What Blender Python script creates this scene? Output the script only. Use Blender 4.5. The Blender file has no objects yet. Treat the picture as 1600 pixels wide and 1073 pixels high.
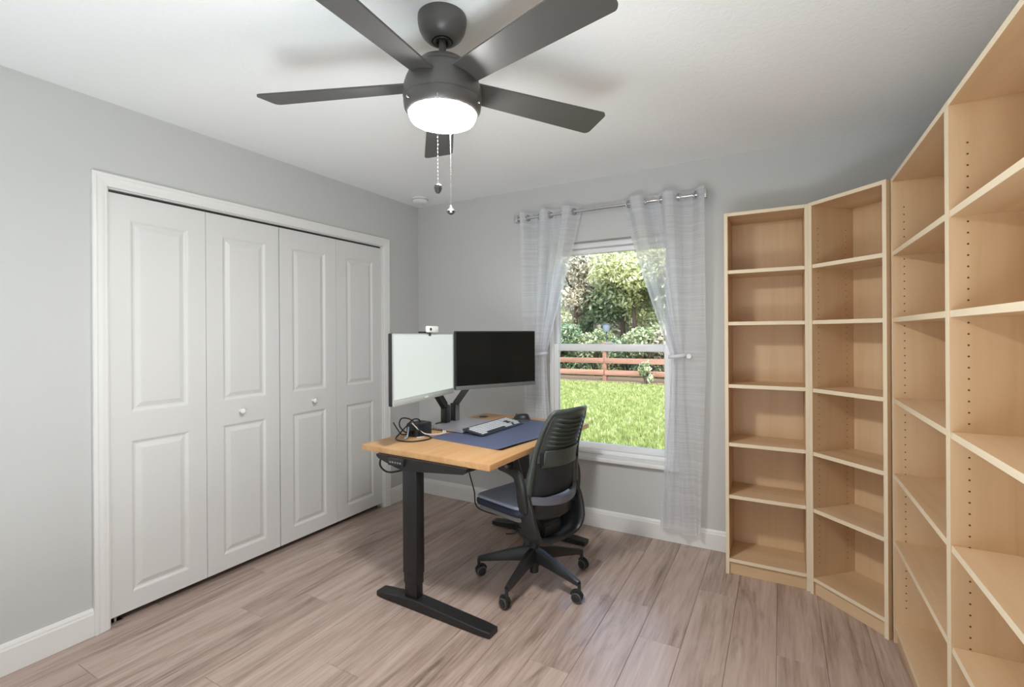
import bpy, bmesh, math, random
import numpy as np
from mathutils import Vector, Matrix

random.seed(7)
rng = np.random.default_rng(7)
PI = math.pi
scene = bpy.context.scene
COL = scene.collection

# ------------------------------------------------------------------ camera
YAW, ROLL = 0.508958, -0.006046
FPX, CYP = 751.9, 521.42
CAM = Vector((2.7221, -3.2284, 1.3521))
Fd = Vector((-math.sin(YAW), math.cos(YAW), 0)); Rd = Vector((math.cos(YAW), math.sin(YAW), 0)); Ud = Vector((0, 0, 1))
R2 = math.cos(ROLL) * Rd + math.sin(ROLL) * Ud
U2 = -math.sin(ROLL) * Rd + math.cos(ROLL) * Ud
cd = bpy.data.cameras.new('camera')
cam = bpy.data.objects.new('camera', cd); COL.objects.link(cam)
cam.matrix_world = Matrix(((R2.x, U2.x, -Fd.x, CAM.x), (R2.y, U2.y, -Fd.y, CAM.y), (R2.z, U2.z, -Fd.z, CAM.z), (0, 0, 0, 1)))
cd.sensor_width = 36; cd.lens = 36 * FPX / 1600; cd.shift_y = -(536.5 - CYP) / 1600
cd.clip_start = 0.02; cd.clip_end = 300
scene.camera = cam

# ------------------------------------------------------------------ sky, sun, exposure
W = bpy.data.worlds.new('sky'); scene.world = W; W.use_nodes = True
wn = W.node_tree.nodes; wl = W.node_tree.links
bg = wn['Background']
sky = wn.new('ShaderNodeTexSky')
try:
    sky.sky_type = 'NISHITA'; sky.sun_disc = False; sky.sun_elevation = math.radians(52); sky.sun_rotation = math.radians(160)
    sky.air_density = 1.0; sky.dust_density = 2.5
except Exception:
    pass
SKY_STRENGTH = 0.38
bg.inputs['Strength'].default_value = SKY_STRENGTH
wl.new(sky.outputs[0], bg.inputs['Color'])
sd = bpy.data.lights.new('sun', 'SUN'); sd.energy = 1.55; sd.angle = math.radians(0.8); sd.color = (1, .96, .88)
sun = bpy.data.objects.new('sun', sd); COL.objects.link(sun)
sun.rotation_euler = Vector((-0.30, 0.62, -0.95)).to_track_quat('-Z', 'Y').to_euler()
LAMP = 104.0
# added fill light behind the camera, aimed up to brighten the ceiling
fd_ = bpy.data.lights.new('bounce_fill', 'AREA'); fd_.shape = 'RECTANGLE'; fd_.size = 2.0; fd_.size_y = .7; fd_.energy = 27; fd_.color = (.87, .955, 1)
fill_light = bpy.data.objects.new('bounce_fill', fd_); COL.objects.link(fill_light)
fill_light.location = (2.38, -3.36, .26); fill_light.rotation_euler = Vector((-.04, -.12, 1)).to_track_quat('-Z', 'Y').to_euler()
scene.view_settings.view_transform = 'Standard'
scene.view_settings.look = 'None'
scene.view_settings.exposure = 1.1
scene.view_settings.gamma = 1.0
scene.view_settings.use_curve_mapping = False
scene.cycles.use_denoising = True
scene.cycles.max_bounces = 10
scene.cycles.use_adaptive_sampling = True
scene.cycles.adaptive_threshold = .02
scene.cycles.diffuse_bounces = 8
scene.cycles.transparent_max_bounces = 24
scene.cycles.sample_clamp_indirect = 6.0
scene.cycles.caustics_reflective = False
scene.cycles.caustics_refractive = False

# ------------------------------------------------------------------ helpers
def tag(o, label, cat, group=None):
    o['label'] = label; o['category'] = cat
    if group: o['group'] = group
    return o
def kind(o, k='structure'):
    o['kind'] = k; return o
def link(name, me, mat, parent=None, smooth=False):
    o = bpy.data.objects.new(name, me); COL.objects.link(o)
    if mat is not None: me.materials.append(mat)
    if smooth:
        for f in me.polygons: f.use_smooth = True
    if parent is not None: o.parent = parent
    return o
def obj(name, bm, mat, parent=None, smooth=False, auto=None):
    bmesh.ops.recalc_face_normals(bm, faces=bm.faces[:])
    me = bpy.data.meshes.new(name); bm.to_mesh(me); bm.free()
    o = link(name, me, mat, parent, smooth or auto is not None)
    if auto is not None:
        me.set_sharp_from_angle(angle=math.radians(auto))
    return o
def empty(name, loc=(0, 0, 0), rz=0.0, label=None, cat=None, group=None, parent=None):
    o = bpy.data.objects.new(name, None); COL.objects.link(o)
    o.location = loc; o.rotation_euler = (0, 0, rz); o.empty_display_size = .05
    if label: tag(o, label, cat, group)
    if parent is not None: o.parent = parent
    return o
def NB(): return bmesh.new()
def box(bm, x0, x1, y0, y1, z0, z1, M=None, bev=0, seg=2):
    b = bmesh.new()
    vs = [b.verts.new((x, y, z)) for z in (z0, z1) for y in (y0, y1) for x in (x0, x1)]
    for f in ((0, 2, 3, 1), (4, 5, 7, 6), (0, 1, 5, 4), (2, 6, 7, 3), (0, 4, 6, 2), (1, 3, 7, 5)):
        b.faces.new([vs[i] for i in f])
    if bev: bmesh.ops.bevel(b, geom=b.edges[:], offset=bev, segments=seg, affect='EDGES', profile=.5)
    if M is not None: b.transform(M)
    merge(bm, b); return bm
def merge(bm, b):
    me = bpy.data.meshes.new('tmp'); b.to_mesh(me); b.free(); bm.from_mesh(me); bpy.data.meshes.remove(me)
def bx(name, mat, parent, x0, x1, y0, y1, z0, z1, bev=0, M=None, seg=2):
    bm = NB(); box(bm, min(x0, x1), max(x0, x1), min(y0, y1), max(y0, y1), min(z0, z1), max(z0, z1), M, bev, seg)
    return obj(name, bm, mat, parent, auto=35 if bev else None)
def frame_at(t, prev=None):
    t = t.normalized()
    a = prev if prev is not None else (Vector((0, 0, 1)) if abs(t.z) < .9 else Vector((1, 0, 0)))
    n = (a - t * a.dot(t))
    if n.length < 1e-5: n = t.orthogonal()
    n.normalize(); return n, t.cross(n)
def tube(bm, pts, r, n=8, cap=True, closed=False):
    pts = [Vector(p) for p in pts]; m = len(pts); rings = []; prev = None
    for i, p in enumerate(pts):
        if closed: t = pts[(i + 1) % m] - pts[i - 1]
        else: t = pts[min(i + 1, m - 1)] - pts[max(i - 1, 0)]
        a, b = frame_at(t, prev); prev = a
        rr = r[i] if isinstance(r, (list, tuple)) else r
        rings.append([bm.verts.new(p + (a * math.cos(2 * PI * k / n) + b * math.sin(2 * PI * k / n)) * rr) for k in range(n)])
    for i in range(m if closed else m - 1):
        A, B = rings[i], rings[(i + 1) % m]
        for k in range(n): bm.faces.new((A[k], A[(k + 1) % n], B[(k + 1) % n], B[k]))
    if cap and not closed:
        bm.faces.new(rings[0][::-1]); bm.faces.new(rings[-1])
    return bm
def sweep(bm, pts, secs, up=(0, 0, 1), cap=True, closed=False):
    """sections: list (per point) of 2D outlines (side, up) swept along pts with a fixed up vector"""
    pts = [Vector(p) for p in pts]; up = Vector(up); m = len(pts); rings = []
    for i, p in enumerate(pts):
        if closed: t = (pts[(i + 1) % m] - pts[i - 1]).normalized()
        else: t = (pts[min(i + 1, m - 1)] - pts[max(i - 1, 0)]).normalized()
        s = t.cross(up).normalized(); u = s.cross(t).normalized()
        sec = secs[i] if isinstance(secs[0][0], (list, tuple)) else secs
        rings.append([bm.verts.new(p + s * a + u * b) for a, b in sec])
    n = len(rings[0])
    for i in range(m if closed else m - 1):
        A, B = rings[i], rings[(i + 1) % m]
        for k in range(n): bm.faces.new((A[k], A[(k + 1) % n], B[(k + 1) % n], B[k]))
    if cap and not closed: bm.faces.new(rings[0][::-1]); bm.faces.new(rings[-1])
    return bm
def lathe(bm, prof, n=32, c=(0, 0, 0)):
    rings = []
    for r, z in prof:
        if r < 1e-6: rings.append([bm.verts.new((c[0], c[1], c[2] + z))])
        else: rings.append([bm.verts.new((c[0] + r * math.cos(2 * PI * k / n), c[1] + r * math.sin(2 * PI * k / n), c[2] + z)) for k in range(n)])
    for A, B in zip(rings, rings[1:]):
        if len(A) == 1 and len(B) == 1: continue
        for k in range(n):
            j = (k + 1) % n
            if len(A) == 1: bm.faces.new((A[0], B[j], B[k]))
            elif len(B) == 1: bm.faces.new((A[k], A[j], B[0]))
            else: bm.faces.new((A[k], A[j], B[j], B[k]))
    return bm
def prism(bm, outline, h0, h1, M=None):
    b = bmesh.new()
    lo = [b.verts.new((x, y, h0)) for x, y in outline]; hi = [b.verts.new((x, y, h1)) for x, y in outline]
    b.faces.new(lo[::-1]); b.faces.new(hi)
    for i in range(len(lo)):
        j = (i + 1) % len(lo); b.faces.new((lo[i], lo[j], hi[j], hi[i]))
    if M is not None: b.transform(M)
    merge(bm, b); return bm
def rrect(w, d, r, n=5, cx=0, cy=0):
    o = []
    for sx, sy, a0 in ((1, 1, 0), (-1, 1, 90), (-1, -1, 180), (1, -1, 270)):
        for k in range(n + 1):
            a = math.radians(a0 + 90 * k / n)
            o.append((cx + sx * (w / 2 - r) + r * math.cos(a), cy + sy * (d / 2 - r) + r * math.sin(a)))
    return o
def spline(pts, n=10, closed=False):
    pts = [Vector(p) for p in pts]; out = []; m = len(pts)
    for i in range(m if closed else m - 1):
        if closed: p0, p1, p2, p3 = pts[i - 1], pts[i], pts[(i + 1) % m], pts[(i + 2) % m]
        else: p0, p1, p2, p3 = pts[max(i - 1, 0)], pts[i], pts[i + 1], pts[min(i + 2, m - 1)]
        for k in range(n):
            t = k / n
            out.append(.5 * ((2 * p1) + (p2 - p0) * t + (2 * p0 - 5 * p1 + 4 * p2 - p3) * t * t + (3 * p1 - p0 - 3 * p2 + p3) * t ** 3))
    if not closed: out.append(pts[-1])
    return out
def T(x=0, y=0, z=0): return Matrix.Translation((x, y, z))
def RX(a): return Matrix.Rotation(a, 4, 'X')
def RY(a): return Matrix.Rotation(a, 4, 'Y')
def RZ(a): return Matrix.Rotation(a, 4, 'Z')
def lerp(a, b, t): return a + (b - a) * t
def smooth01(t):
    t = max(0, min(1, t)); return t * t * (3 - 2 * t)
def interp(x, xs, ys):
    return float(np.interp(x, xs, ys))

# ------------------------------------------------------------------ materials
def srgb(r, g, b):
    f = lambda c: ((c / 255 + .055) / 1.055) ** 2.4 if c > 10 else c / 255 / 12.92
    return (f(r), f(g), f(b), 1)
def mat(name, col=(.5, .5, .5, 1), rough=.5, metal=0, spec=.5, bump=None, coat=0):
    m = bpy.data.materials.new(name); m.use_nodes = True
    b = m.node_tree.nodes['Principled BSDF']
    b.inputs['Base Color'].default_value = col if len(col) == 4 else (*col, 1)
    b.inputs['Roughness'].default_value = rough; b.inputs['Metallic'].default_value = metal
    b.inputs['Specular IOR Level'].default_value = spec
    if coat: b.inputs['Coat Weight'].default_value = coat
    if bump:                                  # (scale, strength, distance, detail)
        nt = m.node_tree
        tc = nt.nodes.new('ShaderNodeTexCoord'); ns = nt.nodes.new('ShaderNodeTexNoise'); bp = nt.nodes.new('ShaderNodeBump')
        ns.inputs['Scale'].default_value = bump[0]; ns.inputs['Detail'].default_value = bump[3] if len(bump) > 3 else 3
        bp.inputs['Strength'].default_value = bump[1]; bp.inputs['Distance'].default_value = bump[2]
        nt.links.new(tc.outputs['Object'], ns.inputs['Vector']); nt.links.new(ns.outputs['Fac'], bp.inputs['Height'])
        nt.links.new(bp.outputs['Normal'], b.inputs['Normal'])
    return m
def N(m, t): return m.node_tree.nodes.new(t)
def K(m, a, b): m.node_tree.links.new(a, b)
def ramp(m, stops):
    r = N(m, 'ShaderNodeValToRGB'); cr = r.color_ramp
    while len(cr.elements) < len(stops): cr.elements.new(.5)
    for e, (p, c) in zip(cr.elements, stops): e.position = p; e.color = c
    return r
def wood(name, stops, scale=(1, 1, 1), axis='Y', grain=14, rough=.45, rnd=.12, bump=.15, ring=.35, spec=.4, knots=None):
    """fibres run along axis, objects vary with Object Info > Random"""
    m = mat(name, rough=rough, spec=spec); b = m.node_tree.nodes['Principled BSDF']
    tc = N(m, 'ShaderNodeTexCoord'); oi = N(m, 'ShaderNodeObjectInfo'); mp = N(m, 'ShaderNodeMapping')
    ad = N(m, 'ShaderNodeVectorMath'); ad.operation = 'ADD'; sc = N(m, 'ShaderNodeVectorMath'); sc.operation = 'SCALE'
    cb = N(m, 'ShaderNodeCombineXYZ')
    for k in range(3): K(m, oi.outputs['Random'], cb.inputs[k])
    K(m, cb.outputs[0], sc.inputs[0]); sc.inputs['Scale'].default_value = 37.0
    K(m, tc.outputs['Object'], ad.inputs[0]); K(m, sc.outputs[0], ad.inputs[1])
    s = {'X': (.06, 1, 1), 'Y': (1, .06, 1), 'Z': (1, 1, .06)}[axis]
    mp.inputs['Scale'].default_value = tuple(a * c for a, c in zip(s, scale)); K(m, ad.outputs[0], mp.inputs['Vector'])
    n1 = N(m, 'ShaderNodeTexNoise'); n1.inputs['Scale'].default_value = grain; n1.inputs['Detail'].default_value = 6; n1.inputs['Roughness'].default_value = .65; n1.inputs['Distortion'].default_value = .6
    n2 = N(m, 'ShaderNodeTexNoise'); n2.inputs['Scale'].default_value = grain * 7; n2.inputs['Detail'].default_value = 3
    K(m, mp.outputs[0], n1.inputs['Vector']); K(m, mp.outputs[0], n2.inputs['Vector'])
    mx = N(m, 'ShaderNodeMath'); mx.operation = 'MULTIPLY_ADD'; K(m, n2.outputs['Fac'], mx.inputs[0]); mx.inputs[1].default_value = ring; K(m, n1.outputs['Fac'], mx.inputs[2])
    mr = N(m, 'ShaderNodeMath'); mr.operation = 'MULTIPLY_ADD'; K(m, oi.outputs['Random'], mr.inputs[0]); mr.inputs[1].default_value = rnd; K(m, mx.outputs[0], mr.inputs[2])
    su = N(m, 'ShaderNodeMath'); su.operation = 'SUBTRACT'; K(m, mr.outputs[0], su.inputs[0]); su.inputs[1].default_value = ring / 2 + rnd / 2
    r = ramp(m, stops); K(m, su.outputs[0], r.inputs['Fac']); K(m, r.outputs['Color'], b.inputs['Base Color'])
    if knots:                                   # dark figure in long smudges, part of the wood print
        n3 = N(m, 'ShaderNodeTexNoise'); n3.inputs['Scale'].default_value = 5.2; n3.inputs['Detail'].default_value = 5; n3.inputs['Roughness'].default_value = .6; n3.inputs['Distortion'].default_value = 1.1
        mp3 = N(m, 'ShaderNodeMapping'); mp3.inputs['Scale'].default_value = (2.2, .30, 1); K(m, ad.outputs[0], mp3.inputs['Vector']); K(m, mp3.outputs[0], n3.inputs['Vector'])
        rk = ramp(m, [(.56, (1, 1, 1, 1)), (.72, knots)]); K(m, n3.outputs['Fac'], rk.inputs['Fac'])
        mm = N(m, 'ShaderNodeMix'); mm.data_type = 'RGBA'; mm.blend_type = 'MULTIPLY'; mm.inputs['Factor'].default_value = 1
        K(m, r.outputs['Color'], mm.inputs['A']); K(m, rk.outputs['Color'], mm.inputs['B']); K(m, mm.outputs['Result'], b.inputs['Base Color'])
    bp = N(m, 'ShaderNodeBump'); bp.inputs['Strength'].default_value = bump; bp.inputs['Distance'].default_value = .002
    K(m, n2.outputs['Fac'], bp.inputs['Height']); K(m, bp.outputs['Normal'], b.inputs['Normal'])
    return m

M = {}
M['wall'] = mat('wall_paint', (.56, .567, .560), .75, spec=.25, bump=(160, .12, .002))
M['ceil'] = mat('ceiling_paint', (.88, .90, .905), .85, spec=.2)
def ceil_bump(m):
    b = m.node_tree.nodes['Principled BSDF']
    tc = N(m, 'ShaderNodeTexCoord'); n1 = N(m, 'ShaderNodeTexNoise'); n1.inputs['Scale'].default_value = 34; n1.inputs['Detail'].default_value = 3; n1.inputs['Distortion'].default_value = 1.2
    r = ramp(m, [(.44, (0, 0, 0, 1)), (.56, (1, 1, 1, 1))]); K(m, tc.outputs['Object'], n1.inputs['Vector']); K(m, n1.outputs['Fac'], r.inputs['Fac'])
    bp = N(m, 'ShaderNodeBump'); bp.inputs['Strength'].default_value = .16; bp.inputs['Distance'].default_value = .003
    K(m, r.outputs['Color'], bp.inputs['Height']); K(m, bp.outputs['Normal'], b.inputs['Normal'])
ceil_bump(M['ceil'])
M['trim'] = mat('white_semi_gloss_trim', (.78, .78, .77), .38)
M['door'] = mat('white_door_paint', (.69, .69, .68), .42, bump=(220, .05, .001))
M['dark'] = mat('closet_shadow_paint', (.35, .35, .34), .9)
M['vinyl'] = mat('white_window_vinyl', (.84, .85, .86), .35)
M['floor'] = wood('taupe_vinyl_plank', [(.20, srgb(120, 100, 90)), (.36, srgb(154, 134, 123)), (.52, srgb(176, 155, 144)), (.8, srgb(192, 174, 163))], axis='Y', grain=13, rough=.27, rnd=.10, bump=.10, ring=.42, spec=.5, knots=(.64, .62, .60, 1))
BIRCH = [(.2, srgb(188, 155, 116)), (.45, srgb(206, 175, 137)), (.62, srgb(214, 185, 149)), (.85, srgb(222, 197, 164))]
M['birch_v'] = wood('birch_veneer_upright', BIRCH, axis='Z', grain=5, rough=.42, rnd=.08, bump=.04, ring=.12)
M['birch_y'] = wood('birch_veneer_shelf', BIRCH, axis='X', grain=5, rough=.42, rnd=.08, bump=.04, ring=.12)
M['edge'] = mat('birch_edge_band', srgb(228, 212, 184), .45)
M['desk'] = wood('desk_oak_laminate', [(.25, srgb(178, 132, 86)), (.5, srgb(196, 152, 105)), (.8, srgb(210, 171, 126))], axis='Y', grain=10, rough=.4, rnd=.02, bump=.05, ring=.25)
M['black_metal'] = mat('black_powder_coat', (.012, .012, .013), .42, spec=.5)
M['black_plastic'] = mat('black_plastic', (.016, .016, .018), .38)
M['fan_metal'] = mat('charcoal_fan_enamel', (.085, .079, .075), .36, spec=.5)
M['blade'] = mat('charcoal_fan_blade', (.075, .072, .069), .42, spec=.5, bump=(60, .05, .001))
M['chrome'] = mat('brushed_nickel', (.62, .62, .63), .22, metal=1)
M['crystal'] = mat('smoked_glass_fob', (.05, .05, .05), .08, spec=.9)
M['white_plastic'] = mat('white_plastic', (.8, .8, .79), .4)
M['mat'] = mat('slate_blue_desk_mat', srgb(84, 92, 120), .42, bump=(90, .12, .001))
M['laptop'] = mat('laptop_grey_aluminium', srgb(172, 170, 177), .38, metal=.4)
M['silver'] = mat('silver_plastic', srgb(58, 59, 64), .4, metal=.1)
M['port'] = mat('port_black', (.01, .01, .01), .5)
M['key'] = mat('pale_key_caps', srgb(214, 216, 220), .45)
M['key_dark'] = mat('dark_key_caps', srgb(48, 49, 55), .45)
M['bezel'] = mat('monitor_black', (.018, .019, .02), .4)
M['bezel_silver'] = mat('monitor_silver_chin', srgb(175, 178, 175), .38, metal=.2)
M['bezel_grey'] = mat('monitor_grey_chin', srgb(110, 114, 113), .4, metal=.2)
M['screen_off'] = mat('screen_off', (.006, .009, .009), .16, spec=.35)
M['seat'] = mat('seat_blue_grey_lit_fabric', srgb(160, 170, 190), .8, spec=.2, bump=(420, .25, .001))  # blue-grey brightened: window light and sheen on the seat top put into the colour
M['seat_side'] = mat('seat_navy_fabric', srgb(58, 62, 78), .85, spec=.2, bump=(420, .25, .001))
M['seat_pan'] = mat('seat_pan_grey', srgb(120, 120, 118), .5)
M['chair'] = mat('chair_charcoal_plastic', (.022, .024, .025), .38, spec=.5)
M['chair_back'] = mat('chair_back_dark_green_grey', (.05, .062, .056), .36, spec=.5)
M['chair_light'] = mat('chair_grey_band', srgb(95, 98, 108), .36)
M['chair_fabric'] = mat('chair_lower_mesh', (.02, .022, .027), .7)
M['wheel'] = mat('caster_tread', (.02, .02, .02), .45)
M['wheel_ring'] = mat('caster_rim_grey', srgb(100, 100, 95), .4)
M['grommet'] = mat('dark_bronze_plastic', srgb(60, 52, 40), .35)
M['cable_black'] = mat('black_cable', (.012, .012, .013), .45)
M['cable_white'] = mat('white_cable', (.72, .72, .73), .4)
M['hole'] = mat('peg_hole', srgb(92, 66, 40), .9)
M['fence'] = wood('brown_fence_stain', [(.25, srgb(116, 82, 68)), (.55, srgb(146, 108, 92)), (.85, srgb(168, 130, 112))], axis='X', grain=6, rough=.8, rnd=.1)
M['bark'] = mat('tree_bark', srgb(78, 62, 50), .9, bump=(14, .7, .03))
M['feeder'] = mat('blue_grey_feeder', srgb(112, 120, 134), .5)
M['feeder_roof'] = mat('feeder_dark_roof', srgb(52, 60, 72), .5)
M['soil'] = mat('mulch', srgb(120, 100, 80), .95, bump=(8, .6, .05))

def emis(name, col, st):
    m = bpy.data.materials.new(name); m.use_nodes = True; nt = m.node_tree
    b = nt.nodes['Principled BSDF']; b.inputs['Base Color'].default_value = (.8, .8, .8, 1)
    b.inputs['Emission Color'].default_value = (*col, 1); b.inputs['Emission Strength'].default_value = st
    b.inputs['Roughness'].default_value = .35
    return m
M['lens'] = emis('lit_opal_lens', (1, .99, .975), LAMP)
M['screen_on'] = emis('screen_pale', (.93, 1, .94), .30)
M['screen_on'].node_tree.nodes['Principled BSDF'].inputs['Base Color'].default_value = (.1, .1, .1, 1)

def glass_mat():
    m = bpy.data.materials.new('window_glass'); m.use_nodes = True; nt = m.node_tree; nt.nodes.remove(nt.nodes['Principled BSDF'])
    out = nt.nodes['Material Output']; tr = N(m, 'ShaderNodeBsdfTransparent'); gl = N(m, 'ShaderNodeBsdfGlossy'); mx = N(m, 'ShaderNodeMixShader'); fr = N(m, 'ShaderNodeFresnel')
    tr.inputs['Color'].default_value = (.95, .97, .96, 1); gl.inputs['Roughness'].default_value = .02; fr.inputs['IOR'].default_value = 1.3
    K(m, fr.outputs[0], mx.inputs[0]); K(m, tr.outputs[0], mx.inputs[1]); K(m, gl.outputs[0], mx.inputs[2]); K(m, mx.outputs[0], out.inputs[0])
    return m
M['glass'] = glass_mat()
def sheer_mat():
    m = bpy.data.materials.new('sheer_white_voile'); m.use_nodes = True; nt = m.node_tree; nt.nodes.remove(nt.nodes['Principled BSDF'])
    out = nt.nodes['Material Output']
    tr = N(m, 'ShaderNodeBsdfTransparent'); tl = N(m, 'ShaderNodeBsdfTranslucent'); df = N(m, 'ShaderNodeBsdfDiffuse')
    tl.inputs['Color'].default_value = (.93, .94, .97, 1); df.inputs['Color'].default_value = (.88, .89, .93, 1)
    m1 = N(m, 'ShaderNodeMixShader'); m1.inputs[0].default_value = .6; K(m, df.outputs[0], m1.inputs[1]); K(m, tl.outputs[0], m1.inputs[2])
    # slub threads: thin wandering horizontal lines make the weave denser
    tc = N(m, 'ShaderNodeTexCoord'); mp = N(m, 'ShaderNodeMapping'); mp.inputs['Scale'].default_value = (3.0, 3.0, 190)
    ns = N(m, 'ShaderNodeTexNoise'); ns.inputs['Scale'].default_value = 1.0; ns.inputs['Detail'].default_value = 2
    K(m, tc.outputs['Object'], mp.inputs[0]); K(m, mp.outputs[0], ns.inputs['Vector'])
    mr = N(m, 'ShaderNodeMapRange'); mr.inputs[1].default_value = .38; mr.inputs[2].default_value = .68; mr.inputs[3].default_value = .62; mr.inputs[4].default_value = .74
    K(m, ns.outputs['Fac'], mr.inputs[0])
    m2 = N(m, 'ShaderNodeMixShader'); K(m, mr.outputs[0], m2.inputs[0]); K(m, tr.outputs[0], m2.inputs[1]); K(m, m1.outputs[0], m2.inputs[2])
    K(m, m2.outputs[0], out.inputs[0]); return m
M['sheer'] = sheer_mat()
M['sheer_hem'] = mat('voile_header_band', (.72, .73, .76), .8, spec=.1)
def leaf_mat(name, c1, c2, c3, sc=9):
    m = bpy.data.materials.new(name); m.use_nodes = True; nt = m.node_tree; nt.nodes.remove(nt.nodes['Principled BSDF'])
    out = nt.nodes['Material Output']; tc = N(m, 'ShaderNodeTexCoord'); ns = N(m, 'ShaderNodeTexWhiteNoise'); ns.noise_dimensions = '3D'
    sn = N(m, 'ShaderNodeVectorMath'); sn.operation = 'SNAP'; sn.inputs[1].default_value = (1 / sc,) * 3
    K(m, tc.outputs['Object'], sn.inputs[0]); K(m, sn.outputs[0], ns.inputs['Vector'])
    r = ramp(m, [(0, c1), (.55, c2), (1, c3)]); K(m, ns.outputs['Value'], r.inputs['Fac'])
    df = N(m, 'ShaderNodeBsdfDiffuse'); tl = N(m, 'ShaderNodeBsdfTranslucent'); gl = N(m, 'ShaderNodeBsdfGlossy'); gl.inputs['Roughness'].default_value = .35
    K(m, r.outputs[0], df.inputs[0]); K(m, r.outputs[0], tl.inputs[0])
    m1 = N(m, 'ShaderNodeMixShader'); m1.inputs[0].default_value = .4; K(m, df.outputs[0], m1.inputs[1]); K(m, tl.outputs[0], m1.inputs[2])
    m2 = N(m, 'ShaderNodeMixShader'); m2.inputs[0].default_value = .08; K(m, m1.outputs[0], m2.inputs[1]); K(m, gl.outputs[0], m2.inputs[2])
    K(m, m2.outputs[0], out.inputs[0]); return m
M['leaf_a'] = leaf_mat('foliage_mid_green', srgb(104, 122, 84), srgb(160, 172, 124), srgb(222, 224, 186))
M['leaf_b'] = leaf_mat('foliage_yellow_green', srgb(146, 154, 98), srgb(204, 206, 150), srgb(244, 240, 206))
M['leaf_c'] = leaf_mat('foliage_deep_green', srgb(70, 98, 68), srgb(116, 142, 102), srgb(190, 204, 164))
M['leaf_d'] = leaf_mat('foliage_grey_pink', srgb(136, 132, 108), srgb(200, 190, 166), srgb(244, 234, 220))
M['grass'] = leaf_mat('lawn_blades', srgb(124, 136, 66), srgb(162, 174, 98), srgb(204, 208, 146), 14)
M['lawn'] = mat('lawn_ground', srgb(132, 142, 76), .95, bump=(30, .6, .02))

# ------------------------------------------------------------------ room shell
RW, RD, RH = 3.43, 3.76, 2.44            # width (x), depth (-y), height
CL0, CL1, CLH = -2.194, -.425, 2.044     # closet opening
WX0, WX1, WZ0, WZ1 = 1.205, 2.118, .475, 2.005   # window opening
fl = bx('floor', mat('subfloor_seam', srgb(96, 82, 73), .8), None, -.75, RW, -RD, 0, -.16, -.004); kind(fl)
def planks():
    w, L, g = .18, 1.22, .0008
    y_off = [-.45, -1.05, -.08, -.76, -.30, -1.15, -.58]
    row = 0; x = -.72
    while x < RW - .002:
        x1 = min(x + w, RW)
        y = y_off[row % 7] + (row // 7) * .11
        cuts = [0.0]; yy = y
        while yy > -RD + .05: cuts.append(yy); yy -= L
        cuts.append(-RD)
        for a, b in zip(cuts, cuts[1:]):
            if b > -.72 + 1e9: continue
            bm = NB(); hw, hl = (x1 - x) / 2 - g / 2, (a - b) / 2 - g / 2
            e = .0009
            lo = [bm.verts.new((sx * hw, sy * hl, -.006)) for sx, sy in ((-1, -1), (1, -1), (1, 1), (-1, 1))]
            mi = [bm.verts.new((sx * hw, sy * hl, -.0012)) for sx, sy in ((-1, -1), (1, -1), (1, 1), (-1, 1))]
            hi = [bm.verts.new((sx * (hw - e), sy * (hl - e), 0)) for sx, sy in ((-1, -1), (1, -1), (1, 1), (-1, 1))]
            bm.faces.new(hi)
            for A, B in ((lo, mi), (mi, hi)):
                for k in range(4): bm.faces.new((A[k], A[(k + 1) % 4], B[(k + 1) % 4], B[k]))
            o = obj('plank', bm, M['floor'], fl); o.location = ((x + x1) / 2, (a + b) / 2, 0)
        x = x1; row += 1
planks()
kind(bx('ceiling', M['ceil'], None, -.9, RW + .15, -RD - .15, .16, RH, RH + .18))

def wall_with_hole(name, plane, face, back, a0, a1, z0, z1, h, mt):
    """four slabs around a hole h=(a0,a1,z0,z1); plane 'x' or 'y'"""
    bm = NB()
    for (p, q, r, s) in ((a0, h[0], z0, z1), (h[1], a1, z0, z1), (h[0], h[1], h[3], z1), (h[0], h[1], z0, h[2])):
        if q - p < 1e-4 or s - r < 1e-4: continue
        if plane == 'x': box(bm, min(face, back), max(face, back), p, q, r, s)
        else: box(bm, p, q, min(face, back), max(face, back), r, s)
    return kind(obj(name, bm, mt))
wall_with_hole('wall_left', 'x', 0, -.11, -RD - .15, .16, -.16, RH, (CL0, CL1, -.16, CLH), M['wall'])
wall_with_hole('wall_back', 'y', 0, .16, 0, RW + .15, -.16, RH, (WX0, WX1, WZ0, WZ1), M['wall'])
kind(bx('wall_right', M['wall'], None, RW, RW + .15, -RD - .15, 0, -.16, RH))
kind(bx('wall_front', M['wall'], None, 0, RW, -RD - .15, -RD, -.16, RH))
# closet carcass behind the doors
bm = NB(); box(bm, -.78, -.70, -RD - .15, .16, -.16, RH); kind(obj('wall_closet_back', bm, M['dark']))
bm = NB(); box(bm, -.70, -.11, CL0 - .15, CL0 - .05, 0, RH); box(bm, -.70, -.11, CL1 + .05, CL1 + .15, 0, RH); kind(obj('wall_closet_side', bm, M['dark']))

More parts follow.
